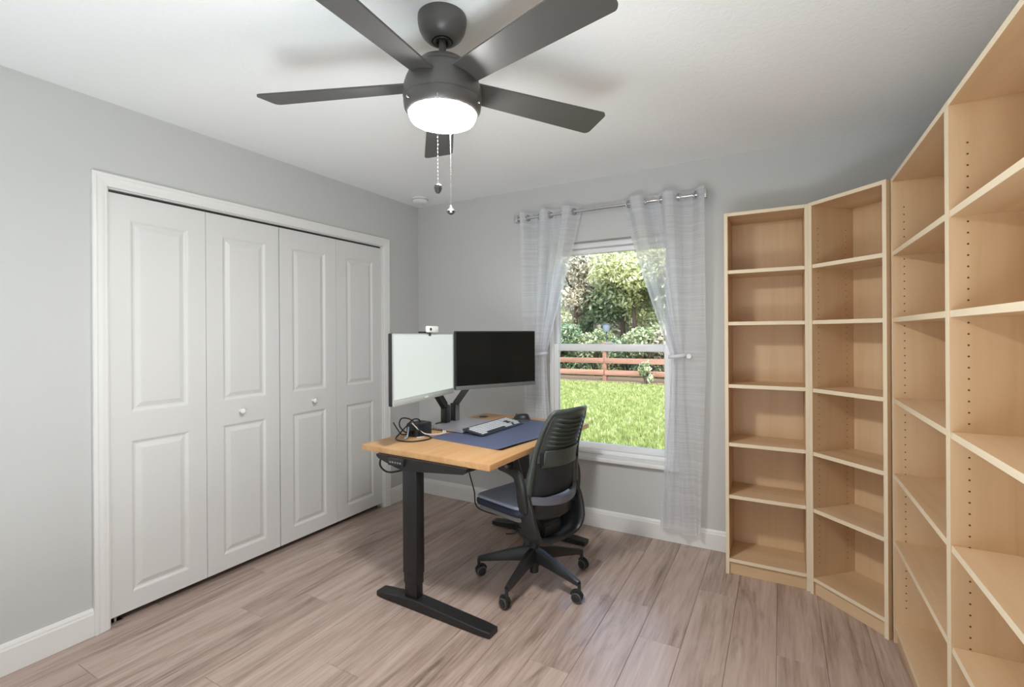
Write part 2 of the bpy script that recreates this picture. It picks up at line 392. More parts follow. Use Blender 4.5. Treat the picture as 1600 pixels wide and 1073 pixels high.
def baseboard(name, x0, y0, x1, y1, nrm):
    """board from p0 to p1, standing off the wall along nrm"""
    prof = [(0, 0), (.014, 0), (.014, .098), (.0115, .104), (.0105, .112), (.006, .122), (0, .124)]
    bm = NB(); a, b = Vector((x0, y0, .001)), Vector((x1, y1, .001)); n = Vector(nrm)
    A = [bm.verts.new(a + n * d + Vector((0, 0, z))) for d, z in prof]; B = [bm.verts.new(b + n * d + Vector((0, 0, z))) for d, z in prof]
    m = len(prof)
    for k in range(m): bm.faces.new((A[k], A[(k + 1) % m], B[(k + 1) % m], B[k]))
    bm.faces.new(A[::-1]); bm.faces.new(B)
    return kind(obj(name, bm, M['trim']))
baseboard('baseboard_left', 0, -RD, 0, CL0 - .058, (1, 0, 0))
baseboard('baseboard_left', 0, CL1 + .066, 0, 0, (1, 0, 0))
baseboard('baseboard_back', 0, 0, 2.44, 0, (0, -1, 0))
baseboard('baseboard_right', RW, -2.20, RW, -RD, (-1, 0, 0))
baseboard('baseboard_front', RW, -RD, 0, -RD, (0, 1, 0))

# closet casing: stepped colonial profile mitred round the opening
def casing():
    prof = [(0, 0), (0, .010), (.006, .013), (.010, .013), (.022, .016), (.040, .0175), (.046, .020), (.056, .020), (.060, .016), (.060, 0)]
    y0, y1, zt = CL0 - .001, CL1 + .001, CLH + .001
    def stations(d): return [(y0 - d, .001), (y0 - d, zt + d), (y1 + d, zt + d), (y1 + d, .001)]
    bm = NB(); cols = []
    for d, t in prof: cols.append([bm.verts.new((t, y, z)) for y, z in stations(d)])
    for A, B in zip(cols, cols[1:] + cols[:1]):
        for k in range(3): bm.faces.new((A[k], A[k + 1], B[k + 1], B[k]))
    bm.faces.new([c[0] for c in cols]); bm.faces.new([c[3] for c in cols][::-1])
    o = obj('trim_1', bm, M['trim']); kind(o)
    j = NB(); box(j, -.11, 0, y0, y0 + .006, 0, zt); box(j, -.11, 0, y1 - .006, y1, 0, zt); box(j, -.11, 0, y0, y1, zt - .006, zt)
    obj('jamb', j, M['trim'], o)
    bx('door_track', M['bezel'], o, -.055, -.02, y0 + .01, y1 - .01, zt - .020, zt - .006)
    return o
casing()

# bifold doors: two pairs of two leaves, two raised panels each
def leaf(parent, y0, y1, knob_y=None):
    z0, z1 = .034, CLH - .018
    xf, th = -.012, .032
    w = y1 - y0; m = .088 * w / .44
    panels = [(y0 + m, y1 - m, .118, .85), (y0 + m, y1 - m, .985, 1.912)]
    bm = NB()
    ys = [y0, y0 + m, y1 - m, y1]; zs = [z0, .118, .85, .985, 1.912, z1]
    V = {}
    def v(x, y, z):
        k = (round(x, 5), round(y, 5), round(z, 5))
        if k not in V: V[k] = bm.verts.new((x, y, z))
        return V[k]
    for i in range(3):
        for j in range(5):
            if i == 1 and j in (1, 3): continue
            bm.faces.new((v(xf, ys[i], zs[j]), v(xf, ys[i + 1], zs[j]), v(xf, ys[i + 1], zs[j + 1]), v(xf, ys[i], zs[j + 1])))
    for (a, b, c, d) in panels:
        loops = [(0, 0), (.005, -.001), (.014, -.0075), (.020, -.0085), (.026, -.0085)]
        R = [[v(xf + h, a + q, c + q), v(xf + h, b - q, c + q), v(xf + h, b - q, d - q), v(xf + h, a + q, d - q)] for q, h in loops]
        for A, B in zip(R, R[1:]):
            for k in range(4): bm.faces.new((A[k], A[(k + 1) % 4], B[(k + 1) % 4], B[k]))
        bm.faces.new(R[-1])
    bk = [v(xf - th, y, z) for y, z in ((y0, z0), (y1, z0), (y1, z1), (y0, z1))]
    bm.faces.new(bk[::-1])
    bot = [v(xf, y, z0) for y in ys]; top = [v(xf, y, z1) for y in ys]
    bm.faces.new([bk[0], bk[1]] + bot[::-1]); bm.faces.new([bk[3]] + top + [bk[2]])
    bm.faces.new([v(xf, y0, z) for z in zs] + [bk[3], bk[0]]); bm.faces.new([v(xf, y1, z) for z in zs][::-1] + [bk[1], bk[2]])
    o = obj('door_leaf', bm, M['door'], parent)
    for (a, b, c, d) in panels:
        p = NB(); q0, q1 = .022, .044
        A = [p.verts.new((xf - .0084, y, z)) for y, z in ((a + q0, c + q0), (b - q0, c + q0), (b - q0, d - q0), (a + q0, d - q0))]
        B = [p.verts.new((xf - .0015, y, z)) for y, z in ((a + q1, c + q1), (b - q1, c + q1), (b - q1, d - q1), (a + q1, d - q1))]
        p.faces.new(B)
        for k in range(4): p.faces.new((A[k], A[(k + 1) % 4], B[(k + 1) % 4], B[k]))
        p.faces.new(A[::-1])
        obj('raised_panel', p, M['door'], o)
    if knob_y is not None:
        p = NB(); lathe(p, [(.0001, 0), (.011, 0), (.008, .004), (.007, .012), (.012, .017), (.0165, .024), (.0155, .031), (.009, .0355), (0, .0365)], 20)
        p.transform(T(xf, knob_y, .915) @ RY(PI / 2)); obj('knob', p, M['white_plastic'], o, smooth=True)
    return o
ld = (CL1 - CL0 - .018) / 4
yy = [CL0 + .006 + ld * k for k in range(5)]
d1 = empty('door_1'); kind(d1)
leaf(d1, yy[0] + .001, yy[1] - .0012); leaf(d1, yy[1] + .0012, yy[2] - .001, yy[1] + .19)
d2 = empty('door_2'); kind(d2)
leaf(d2, yy[2] + .005, yy[3] + .003, yy[2] + .245); leaf(d2, yy[3] + .0055, yy[4] + .004)
for dd, s in ((d1, CL0 + .02), (d2, CL1 - .06)):
    bx('pivot_bracket', M['chrome'], dd, -.05, -.02, s, s + .04, .002, .007)
    bx('pivot_pin', M['chrome'], dd, -.038, -.03, s + .010, s + .018, .007, .036)

# ------------------------------------------------------------------ window
def window():
    w = empty('window_1', ((WX0 + WX1) / 2, .1, WZ0)); kind(w); wx, wz = (WX0 + WX1) / 2, WZ0
    def part(name, x0, x1, y0, y1, z0, z1, mt=M['vinyl'], par=w, bev=.004):
        # coordinates given in world space
        return bx(name, mt, par, x0 - wx, x1 - wx, y0 - .1, y1 - .1, z0 - wz, z1 - wz, bev)
    F0, F1 = .062, .15
    fw = .036
    a, b, c, d = WX0 + .001, WX1 - .001, WZ0 + .018, WZ1 - .001
    part('window_frame_jamb', a, a + fw, F0, F1, c, d); part('window_frame_jamb', b - fw, b, F0, F1, c, d)
    part('window_frame_head', a + fw, b - fw, F0, F1, d - fw, d); part('window_frame_sill', a + fw, b - fw, F0, F1, c, c + .030)
    mid = 1.25
    # lower sash (inner), upper sash (outer)
    def sash(z0, z1, y0, y1, st, rb, rt):
        e = empty('sash', (0, 0, 0), parent=w)
        x0, x1 = a + fw + .001, b - fw - .001
        part('stile', x0, x0 + st, y0, y1, z0, z1, par=e); part('stile', x1 - st, x1, y0, y1, z0, z1, par=e)
        part('rail', x0 + st, x1 - st, y0, y1, z0, z0 + rb, par=e); part('rail', x0 + st, x1 - st, y0, y1, z1 - rt, z1, par=e)
        ym = (y0 + y1) / 2
        part('pane', x0 + st - .004, x1 - st + .004, ym - .002, ym + .002, z0 + rb - .004, z1 - rt + .004, M['glass'], e, 0)
    sash(c + .032, mid + .026, .068, .100, .036, .042, .052)
    sash(mid - .022, d - fw - .002, .104, .136, .030, .045, .036)
    part('sash_lock', wx - .03, wx + .03, .062, .080, mid + .0265, mid + .040, M['white_plastic'])
window()
sl = NB(); box(sl, WX0 + .002, WX1 - .002, -.004, .150, WZ0 + .002, WZ0 + .0175)
box(sl, WX0 - .032, WX1 + .032, -.036, -.0005, WZ0 - .012, WZ0 + .0175, None, .006, 3)
kind(obj('trim_2', sl, M['trim'], auto=35))

# ------------------------------------------------------------------ ceiling fan
def ceiling_fan():
    C = (1.711, -1.896)
    t = empty('ceiling_fan', (C[0], C[1], RH), 0, 'charcoal five-blade ceiling fan with a lit round lamp', 'ceiling fan')
    b = NB(); lathe(b, [(0, -.0005), (.083, -.0005), (.0835, -.010), (.0825, -.026), (.078, -.045), (.068, -.063), (.054, -.076), (.042, -.0815), (.036, -.0815), (.033, -.077), (.030, -.074), (0, -.074)], 48)
    cn = obj('canopy', b, M['fan_metal'], t, auto=40)
    b = NB(); lathe(b, [(.020, -.0745), (.030, -.077), (.031, -.083), (.026, -.087), (.020, -.083)], 32); obj('hanger_ball_ring', b, M['black_plastic'], cn, smooth=True)
    b = NB(); tube(b, [(0, 0, -.070), (0, 0, -.165)], .0125, 20); obj('downrod', b, M['fan_metal'], t, auto=40)
    b = NB(); lathe(b, [(0, -.148), (.018, -.148), (.030, -.151), (.070, -.154), (.082, -.160), (.092, -.172), (.0995, -.185), (0, -.185)], 48); obj('housing_cap', b, M['fan_metal'], t, auto=40)
    b = NB(); lathe(b, [(0, -.187), (.1025, -.187), (.106, -.189), (.116, -.203), (.125, -.222), (.132, -.245), (.1345, -.266), (.1345, -.278), (.1315, -.290), (0, -.290)], 56); hs = obj('motor_housing', b, M['fan_metal'], t, auto=40)
    b = NB(); lathe(b, [(0, -.291), (.1325, -.291), (.133, -.296), (.130, -.316), (.122, -.331), (.1165, -.3345), (.1135, -.331), (0, -.331)], 56); lk = obj('lamp_rim', b, M['fan_metal'], t, auto=40)
    b = NB(); lathe(b, [(0, -.330), (.113, -.330), (.113, -.343), (.108, -.353), (.095, -.358), (.06, -.361), (0, -.362)], 56); obj('lamp_lens', b, M['lens'], t, smooth=True)
    for k in range(3):
        a = math.radians(10 + 120 * k); q = NB(); tube(q, [(.131 * math.cos(a), .131 * math.sin(a), -.312), (.138 * math.cos(a), .138 * math.sin(a), -.312)], .004, 8); obj('thumb_screw', q, M['chrome'], lk)
    # blades, pitched, slightly wider at the tip
    def blade_mesh():
        b = NB()
        r0, r1 = .085, .662
        n = 16; top = []; bot = []
        pts = []
        def hw(r): return lerp(.048, .068, (r - r0) / (r1 - r0))
        rc = .022
        prof_r = [r0] + [lerp(r0, r1 - rc, k / n) for k in range(1, n + 1)]
        L = [(r, hw(r)) for r in prof_r]
        for k in range(1, 6):
            a = PI / 2 * (1 - k / 5); L.append((r1 - rc + rc * math.cos(a), hw(r1) - rc + rc * math.sin(a)))
        Rr = [(x, -y) for x, y in L][::-1]
        prism(b, L[::-1] + Rr[::-1] if False else L + Rr, -.003, .003)
        b.transform(RX(math.radians(-12.5))); return b
    base = math.radians(-15.0)
    bmsh = blade_mesh(); first = obj('blade', bmsh, M['blade'], t)
    for k in range(5):
        o = first if k == 0 else first.copy()
        if k: COL.objects.link(o); o.parent = t
        o.location = (0, 0, -.232); o.rotation_euler = (0, 0, base + 2 * PI * k / 5)
        for s in (-1, 1):
            q = NB(); tube(q, [(.118, s * .022, -.006 + s * -.0048), (.118, s * .022, .004 + s * -.0048)], .004, 8)
            obj('screw', q, M['chrome'], o)
    # two pull chains with fobs
    for (dx, dy, z1, style) in ((.063, -.110, -.612, 0), (-.050, .112, -.622, 1)):
        # chain leaves the lamp rim and hangs straight down
        c = empty('pull_chain', (dx, dy, -.318), parent=t)
        q = NB(); tube(q, [(0, 0, .012), (0, 0, z1 + .318)], .0011, 6)
        for k in range(int((-z1 - .32) / .012)):
            lathe(q, [(0, .0017), (.0017, 0), (0, -.0017)], 6, (0, 0, -k * .012))
        obj('bead_chain', q, M['chrome'], c)
        q = NB()
        if style == 0: lathe(q, [(0, .004), (.005, .002), (.0115, -.004), (.0125, -.012), (.010, -.022), (.005, -.028), (0, -.029)], 10)
        else: lathe(q, [(0, .004), (.005, .002), (.013, -.006), (.0165, -.012), (.012, -.020), (.005, -.024), (0, -.025)], 10)
        f = obj('fob', q, M['crystal'], c); f.location = (0, 0, z1 + .318)
        q = NB(); lathe(q, [(0, .010), (.004, .010), (.0055, .003), (.0055, .001), (0, .001)], 12); g = obj('fob_cap', q, M['chrome'], c); g.location = (0, 0, z1 + .318)
    return t
ceiling_fan()
q = NB(); lathe(q, [(0, 0), (.062, 0), (.062, -.008), (.060, -.010), (.058, -.012), (.060, -.015), (.0585, -.030), (.050, -.038), (.03, -.040), (0, -.040)], 36)
sm = empty('smoke_detector', (.205, -.215, RH - .0005), 0, 'small round white smoke detector on the ceiling corner', 'smoke detector')
obj('housing', q, M['white_plastic'], sm, auto=40)
q = NB(); tube(q, [(.0598 * math.cos(2 * PI * k / 40), .0598 * math.sin(2 * PI * k / 40), -.0115) for k in range(40)], .0012, 6, closed=True); obj('vent_slot', q, M['port'], sm)

# ------------------------------------------------------------------ curtain rod and curtains
ROD_Y, ROD_Z = -.088, 2.200
rod = empty('curtain_rod', (1.675, ROD_Y, ROD_Z), 0, 'brushed nickel curtain rod with square end caps above the window', 'curtain rod')
q = NB(); tube(q, [(-.640, 0, 0), (.630, 0, 0)], .0105, 16); obj('rod_tube', q, M['chrome'], rod, auto=40)
for s, x in ((-1, -.655), (1, .645)):
    f = bx('finial', M['chrome'], rod, x - .016, x + .016, -.026, .026, -.026, .026, .004)
    bx('bracket', M['chrome'], rod, x - .035 * s - .008, x - .035 * s + .008, .006, .087, -.018, -.010, .002)
    bx('wall_plate', M['chrome'], rod, x - .035 * s - .014, x - .035 * s + .014, .0835, .0875, -.04, .03, .0015)

def curtain(name, xin, xout, xtie, sgn, label):
    """sgn=+1: right curtain (outer edge to +x). s=0 inner edge, s=1 outer edge"""
    Z1, Z0, ZT = ROD_Z + .040, .095, 1.205
    folds = 2.5
    ns, nz = 120, 96
    grid = []
    for j in range(nz + 1):
        z = lerp(Z1, Z0, j / nz)
        row = []
        for i in range(ns + 1):
            s = i / ns
            xt = lerp(xin, xout, s)
            # gathered position at the tie: all but the outermost strip is pulled to the hook
            g = xtie + sgn * lerp(-.048, .035, min(1, s / .78))
            if s > .78: g = lerp(g, xout - sgn * .0, smooth01((s - .78) / .22))
            xb = xtie + sgn * lerp(-.125, .10, min(1, s / .85))
            if s > .85: xb = xtie + sgn * lerp(.10, .125, (s - .85) / .15)
            amp = .030
            if z > ZT:
                k = (Z1 - z) / (Z1 - ZT)
                # straight pull from the rod to the tie, sagging a little
                kk = k ** (1.15 if s < .5 else 1.3)
                x = lerp(xt, g, kk)
                amp = lerp(.046, .014, kk)
            else:
                k = (ZT - z) / (ZT - Z0)
                x = lerp(g, xb, smooth01(k * .9) if s < .8 else k)
                amp = lerp(.012, .026, k)
            y = ROD_Y + amp * max(-.85, min(.85, 1.25 * math.cos(2 * PI * folds * s))) + .005 * math.sin(40 * s) + .006 * math.sin(9 * s + z * 3)
            if z <= ZT + .25: y = lerp(y, ROD_Y + .02 + .5 * (y - ROD_Y), smooth01((ZT + .25 - z) / .25))
            y += .004 * math.sin(31 * s + 2.1 * z)
            row.append((x, y, z + .012 * math.sin(7 * s) * (j / nz) ** 4))
        grid.append(row)
    c = empty(name, ((xin + xout) / 2, ROD_Y, ROD_Z), 0, label, 'curtain', 'sheer window curtains'); ox = (xin + xout) / 2
    verts = [(x - ox, y - ROD_Y, z - ROD_Z) for r in grid for (x, y, z) in r]
    w1 = ns + 1
    faces = [(j * w1 + i, j * w1 + i + 1, (j + 1) * w1 + i + 1, (j + 1) * w1 + i) for j in range(nz) for i in range(ns)]
    me = bpy.data.meshes.new('curtain_panel'); me.from_pydata(verts, [], faces); me.update()
    link('curtain_panel', me, M['sheer'], c, True)
    # header band (doubled cloth), a hair in front
    hb = [(x, y, z) for r in grid[:6] for (x, y, z) in r]
    nrow = 6
    verts = [(x - ox, y - ROD_Y - .0015, z - ROD_Z) for (x, y, z) in hb]
    faces = [(j * w1 + i, j * w1 + i + 1, (j + 1) * w1 + i + 1, (j + 1) * w1 + i) for j in range(nrow - 1) for i in range(ns)]
    me = bpy.data.meshes.new('header_band'); me.from_pydata(verts, [], faces); me.update(); link('header_band', me, M['sheer'], c, True)
    # grommets where the cloth crosses the rod
    for k in range(int(2 * folds)):
        s = (k + .5) / (2 * folds)
        if s > 1: break
        x = lerp(xin, xout, s); d = -1 if k % 2 == 0 else 1
        q = NB(); R = .021
        pts = [(0, R * math.cos(2 * PI * m / 24), R * math.sin(2 * PI * m / 24)) for m in range(24)]
        tube(q, pts, .0042, 8, closed=True)
        o = obj('grommet', q, M['chrome'], c, smooth=True); o.location = (x - ox, 0, 0); o.rotation_euler = (0, 0, math.radians(35) * d)
    # tieback band round the gathered cloth, ending at the hook
    q = NB(); pts = []
    for m in range(28):
        a = 2 * PI * m / 28; pts.append((xtie - ox + .052 * math.cos(a) - sgn * .008, .018 + .034 * math.sin(a), ZT - ROD_Z + .006 * math.cos(a)))
    sweep(q, pts, [(-.0025, -.010), (.0025, -.010), (.0025, .010), (-.0025, .010)], closed=True)
    obj('tieback', q, M['sheer_hem'], c, smooth=True)
    # white wall hook holding the tieback
    hk = empty('tieback_hook', (xtie + sgn * .066, 0, ZT), 0, 'small white knob on the wall holding the %s curtain back' % ('right' if sgn > 0 else 'left'), 'curtain hook', 'tieback hooks')
    q = NB(); lathe(q, [(0, 0), (.016, 0), (.016, .004), (.006, .008), (.006, .072), (.014, .078), (.017, .086), (.013, .093), (0, .095)], 20); q.transform(RX(PI / 2)); obj('hook_post', q, M['white_plastic'], hk, auto=40)
    return c
curtain('curtain', 1.515, 1.062, 1.190, -1, 'sheer white curtain tied back left of the window, behind the dark monitor')
curtain('curtain', 1.800, 2.325, 2.160, 1, 'sheer white curtain tied back right of the window, beside the bookcases')

# ------------------------------------------------------------------ bookcases
SH = [1.700, 1.412, 1.062, .735, .443]
def bookcase(w, loc, rz, label, holes=True):
    """local: x along the width (0 at centre), front at y=0, depth to +y"""
    H, D, t = 2.02, .28, .018
    c = empty('bookcase', loc, rz, label, 'bookcase', 'birch bookcases along the corner')
    for s in (-1, 1):
        o = bx('side_panel', M['birch_v'], c, s * w / 2, s * (w / 2 - t), 0.0008, D, 0, H)
        bx('edge_band', M['edge'], o, s * w / 2, s * (w / 2 - t), 0, .0008, 0, H)
        if holes:
            q = NB()
            for yy in (.042, D - .055):
                z = .16
                while z < H - .12:
                    if all(abs(z - h + .01) > .05 for h in []):
                        n = 8; xx = s * (w / 2 - t - .0004)
                        vs = [q.verts.new((xx, yy + .0028 * math.cos(2 * PI * k / n), z + .0028 * math.sin(2 * PI * k / n))) for k in range(n)]
                        q.faces.new(vs)
                    z += .032
            kind(obj('peg_holes', q, M['hole'], o), 'stuff')
    iw = w / 2 - t - .0006
    def board(name, z1, th, y0=.004):
        o = bx(name, M['birch_y'], c, -iw, iw, y0 + .0008, D - .009, z1 - th, z1)
        bx('edge_band', M['edge'], o, -iw, iw, y0, y0 + .0008, z1 - th, z1)
    board('top_panel', H, .018, .0005); board('bottom_shelf', .088, .018, .0005)
    for z in SH: board('shelf', z, .0195, .003)
    bx('kick_plate', M['birch_y'], c, -iw, iw, .012, .028, .0005, .0695)
    bx('back_panel', M['birch_v'], c, -iw, iw, D - .008, D - .004, .07, H - .018)
    return c
bookcase(.405, (2.650, -.283, 0), 0, 'narrow birch bookcase standing against the back wall beside the curtain')
bookcase(.400, (2.990, -.443, 0), math.radians(-46), 'narrow birch bookcase set at an angle across the room corner')
XB = 3.147
bookcase(.806, (XB, -.576 - .403, 0), -PI / 2, 'wide birch bookcase on the right wall, next to the angled corner one')
bookcase(.80, (XB, -1.383 - .40, 0), -PI / 2, 'tall birch bookcase nearest the camera, cut by the right edge')

# ------------------------------------------------------------------ desk
DZ = .765; DT = .028
DR = math.radians(-2.1)
def dpt(x, y, z=0):
    """desk local: origin near-left top corner, x across (depth of desk), y along the length"""
    c, s = math.cos(DR), math.sin(DR)
    return Vector((.755 + x * c - y * s, -1.372 + x * s + y * c, z))
DWX, DLY = .83, 1.167
desk = empty('standing_desk', (.755, -1.372, 0), DR, 'height-adjustable desk with honey oak top and black T-shaped legs', 'desk')
q = NB(); prism(q, rrect(DWX, DLY, .012, 4, DWX / 2, DLY / 2), DZ - DT, DZ)
bmesh.ops.bevel(q, geom=[e for e in q.edges if abs(e.verts[0].co.z - e.verts[1].co.z) < 1e-5], offset=.002, segments=2, affect='EDGES')
obj('tabletop', q, M['desk'], desk, auto=35)
q = NB(); lathe(q, [(.024, .0002), (.033, .0002), (.033, .002), (.030, .003), (.026, .0028), (.025, .0012), (0, .0012)], 32); g = obj('cable_grommet', q, M['grommet'], desk, auto=35); g.location = (.085, DLY - .135, DZ)
for yc, near in ((.012, True), (1.090, False)):
    foot_y = yc
    # foot: wedge bar, higher in the middle, rounded tips
    q = NB(); x0, x1, xm = .135, .838, .375
    pts = [(lerp(x0, x1, k / 14), foot_y, .004) for k in range(15)]
    secs = []
    for k in range(15):
        x = lerp(x0, x1, k / 14)
        h = .024 + .024 * max(0, 1 - abs(x - xm) / (.47 if x > xm else .24))
        hw_ = .037
        if k in (0, 14): hw_ = .033
        secs.append([(-hw_, 0), (hw_, 0), (hw_, h - .004), (hw_ - .004, h), (-hw_ + .004, h), (-hw_, h - .004)])
    sweep(q, pts, secs); f = obj('foot', q, M['black_metal'], desk, auto=30)
    for px in (.17, .80):
        q = NB(); tube(q, [(px, foot_y, .0005), (px, foot_y, .006)], .014, 14); obj('levelling_pad', q, M['black_plastic'], f)
    # telescopic column, thicker at the top
    cx = .362
    for nm, hx, hy, z0, z1 in (('column_inner', .040, .023, .045, .18), ('column_middle', .043, .026, .115, .24), ('column_outer', .046, .029, .165, DZ - DT - .036)):
        bx(nm, M['black_metal'], desk, cx - hx, cx + hx, foot_y - hy, foot_y + hy, z0, z1, .004)
    # tapered top bracket
    prof = [(.135, DZ - DT - .001), (.715, DZ - DT - .001), (.712, DZ - DT - .018), (.695, DZ - DT - .030), (.50, DZ - DT - .048), (.425, DZ - DT - .056), (.30, DZ - DT - .060), (.235, DZ - DT - .046), (.150, DZ - DT - .022), (.137, DZ - DT - .012)]
    q = NB(); prism(q, prof, -.031, .031, Matrix(((1, 0, 0, 0), (0, 0, 1, foot_y if near else foot_y), (0, 1, 0, 0), (0, 0, 0, 1))))
    obj('top_bracket', q, M['black_metal'], desk, auto=35)
q = NB(); box(q, .325, .40, .045, 1.06, DZ - DT - .045, DZ - DT - .002, None, .003); obj('cross_beam', q, M['black_metal'], desk, auto=35)
q = NB(); box(q, .66, .70, .045, 1.06, DZ - DT - .030, DZ - DT - .002, None, .003); obj('front_rail', q, M['black_metal'], desk, auto=35)
bx('motor_box', M['black_plastic'], desk, .42, .55, .86, 1.02, DZ - DT - .10, DZ - DT - .006, .006)
ct = bx('control_panel', M['bezel'], desk, .235, .337, -.036, -.018, DZ - DT - .042, DZ - DT - .004, .004)
for k in range(5): bx('button', M['seat_pan'], ct, .248 + k * .017, .258 + k * .017, -.0368, -.0358, DZ - DT - .028, DZ - DT - .020)

# desk mat with a curling near-right corner
def desk_mat():
    P0 = Vector((.985, -1.074)); a = math.radians(-8.2); ux = Vector((math.cos(a), math.sin(a))); uy = Vector((-math.sin(a), math.cos(a)))
    w, l = .515, .80
    o = empty('desk_mat', (P0.x, P0.y, DZ), a, 'slate blue leather desk mat under the keyboard, its corner curling up', 'desk mat')
    nx, ny = 26, 40; vs = []; fs = []
    for lay in (0, 1):
        for j in range(ny + 1):
            for i in range(nx + 1):
                x, y = w * i / nx, l * j / ny
                d = max(0, (x - (w - .055)) / .055) ** 2
                h = .011 * d * (.45 + .55 * math.exp(-((y - .0) / .16) ** 2) + .25 * math.sin(y * 9) ** 2 * (y > .05))
                vs.append((x, y, .0006 + h + lay * .0022))
    n = (nx + 1) * (ny + 1); id = lambda l_, j, i: l_ * n + j * (nx + 1) + i
    for j in range(ny):
        for i in range(nx):
            fs.append((id(1, j, i), id(1, j, i + 1), id(1, j + 1, i + 1), id(1, j + 1, i))); fs.append((id(0, j, i), id(0, j + 1, i), id(0, j + 1, i + 1), id(0, j, i + 1)))
    for i in range(nx):
        fs.append((id(0, 0, i), id(0, 0, i + 1), id(1, 0, i + 1), id(1, 0, i))); fs.append((id(0, ny, i + 1), id(0, ny, i), id(1, ny, i), id(1, ny, i + 1)))
    for j in range(ny):
        fs.append((id(0, j + 1, 0), id(0, j, 0), id(1, j, 0), id(1, j + 1, 0))); fs.append((id(0, j, nx), id(0, j + 1, nx), id(1, j + 1, nx), id(1, j, nx)))
    me = bpy.data.meshes.new('mat_sheet'); me.from_pydata(vs, [], fs); me.update(); link('mat_sheet', me, M['mat'], o, True)
desk_mat()

# laptop, closed
lp = empty('laptop', (.825, -.885, DZ + .0032), math.radians(-3.5), 'closed grey laptop lying on the desk, partly under the keyboard', 'laptop')
LW, LL = .262, .362
q = NB(); prism(q, rrect(LW, LL, .012, 4, LW / 2, LL / 2), .003, .0115); obj('base', q, M['laptop'], lp, auto=35)
q = NB(); prism(q, rrect(LW, LL, .012, 4, LW / 2, LL / 2), .0122, .0185); obj('lid', q, M['laptop'], lp, auto=35)
for k, (x, w_) in enumerate(((.030, .012), (.052, .008), (.070, .013), (.092, .013), (.118, .006))): bx('port', M['port'], lp, x, x + w_, -.0004, .004, .0055, .0095)
for x, y in ((.03, .03), (.23, .03), (.03, .33), (.23, .33)): bx('rubber_foot', M['black_plastic'], lp, x - .012, x + .012, y - .004, y + .004, -.0024, .003)

# keyboard leaning its back edge on the laptop
KL, KD = .455, .148
kb = empty('keyboard', (1.243, -.925, DZ + .0032), math.radians(-2.5), 'full-size keyboard with pale keys lying on the desk mat', 'keyboard')
tilt = Matrix.Rotation(math.radians(-8.6) * -1, 4, 'Y')       # rises toward -x
def kadd(name, bm_, m_, p=kb, st=False, auto=35):
    bm_.transform(tilt); o = obj(name, bm_, m_, p, auto=auto)
    if st: kind(o, 'stuff')
    return o
q = NB(); box(q, -KD, 0, 0, KL, .0005, .011, None, .003); kadd('keyboard_body', q, M['silver'])
ql, qd = NB(), NB()
rows = 6
for r in range(rows):
    x1 = -.010 - r * .0215; x0 = x1 - (.0150 if r < 5 else .0125)
    y = .010
    n_main = [11, 12, 13, 14, 14, 14][r]
    ws = [(KL - .02 - .105) / n_main] * n_main
    if r == 0: ws = [.026, .024, .024, .125, .024, .024, .026, .02]; sc_ = (KL - .02 - .105) / sum(ws); ws = [a * sc_ for a in ws]
    for k, w_ in enumerate(ws):
        dk = (r == 0 and k in (2, 3, 4)) or (r == 5 and k == 0)
        box(qd if dk else ql, x0, x1, y + .0034, y + w_ - .0034, .0108, .0138, None, 0); y += w_
    y += .006
    for k in range(5):
        w_ = .099 / 5; dk = (r in (2, 3) and k in (0, 1)) or (r == 1 and k == 1) or (r == 0 and k in (0, 4))
        box(qd if dk else ql, x0, x1, y + .0034, y + w_ - .0034, .0108, .0138, None, 0); y += w_
kadd('key_caps', ql, M['key'], kb, True, None); kadd('dark_key_caps', qd, M['key_dark'], kb, True, None)

# mouse
ms = empty('computer_mouse', (1.185, -.345, DZ + .0032), math.radians(12), 'black computer mouse at the far end of the keyboard', 'computer mouse')
q = NB(); nu, nv = 20, 10; rings = []
for j in range(nv + 1):
    ph = PI / 2 * j / nv; ring = []
    for i in range(nu):
        a = 2 * PI * i / nu
        x = .060 * math.cos(a) * math.cos(ph) ** .6; y = .038 * math.sin(a) * math.cos(ph) ** .6
        z = .042 * math.sin(ph) * (1 + .25 * math.cos(a) * math.cos(ph)) 
        ring.append(q.verts.new((x, y, z)) if j < nv else None)
    rings.append(ring)
apex = q.verts.new((0, 0, .042))
for j in range(nv - 1):
    for i in range(nu): q.faces.new((rings[j][i], rings[j][(i + 1) % nu], rings[j + 1][(i + 1) % nu], rings[j + 1][i]))
for i in range(nu): q.faces.new((rings[nv - 1][i], rings[nv - 1][(i + 1) % nu], apex))
q.faces.new(rings[0][::-1]); obj('mouse_shell', q, M['bezel'], ms, smooth=True)
q = NB(); tube(q, [(-.036, -.004, .034), (-.036, .004, .034)], .0085, 14); obj('scroll_wheel', q, M['wheel_ring'], ms)
q = NB(); sweep(q, [(-.058, .028 * s, .006) if False else (.0585 * math.cos(a), .0375 * math.sin(a), .004) for s, a in ((1, 2 * PI * k / 30) for k in range(30))], [(-.001, -.003), (.001, -.003), (.001, .003), (-.001, .003)], closed=True); obj('skirt', q, M['wheel_ring'], ms)

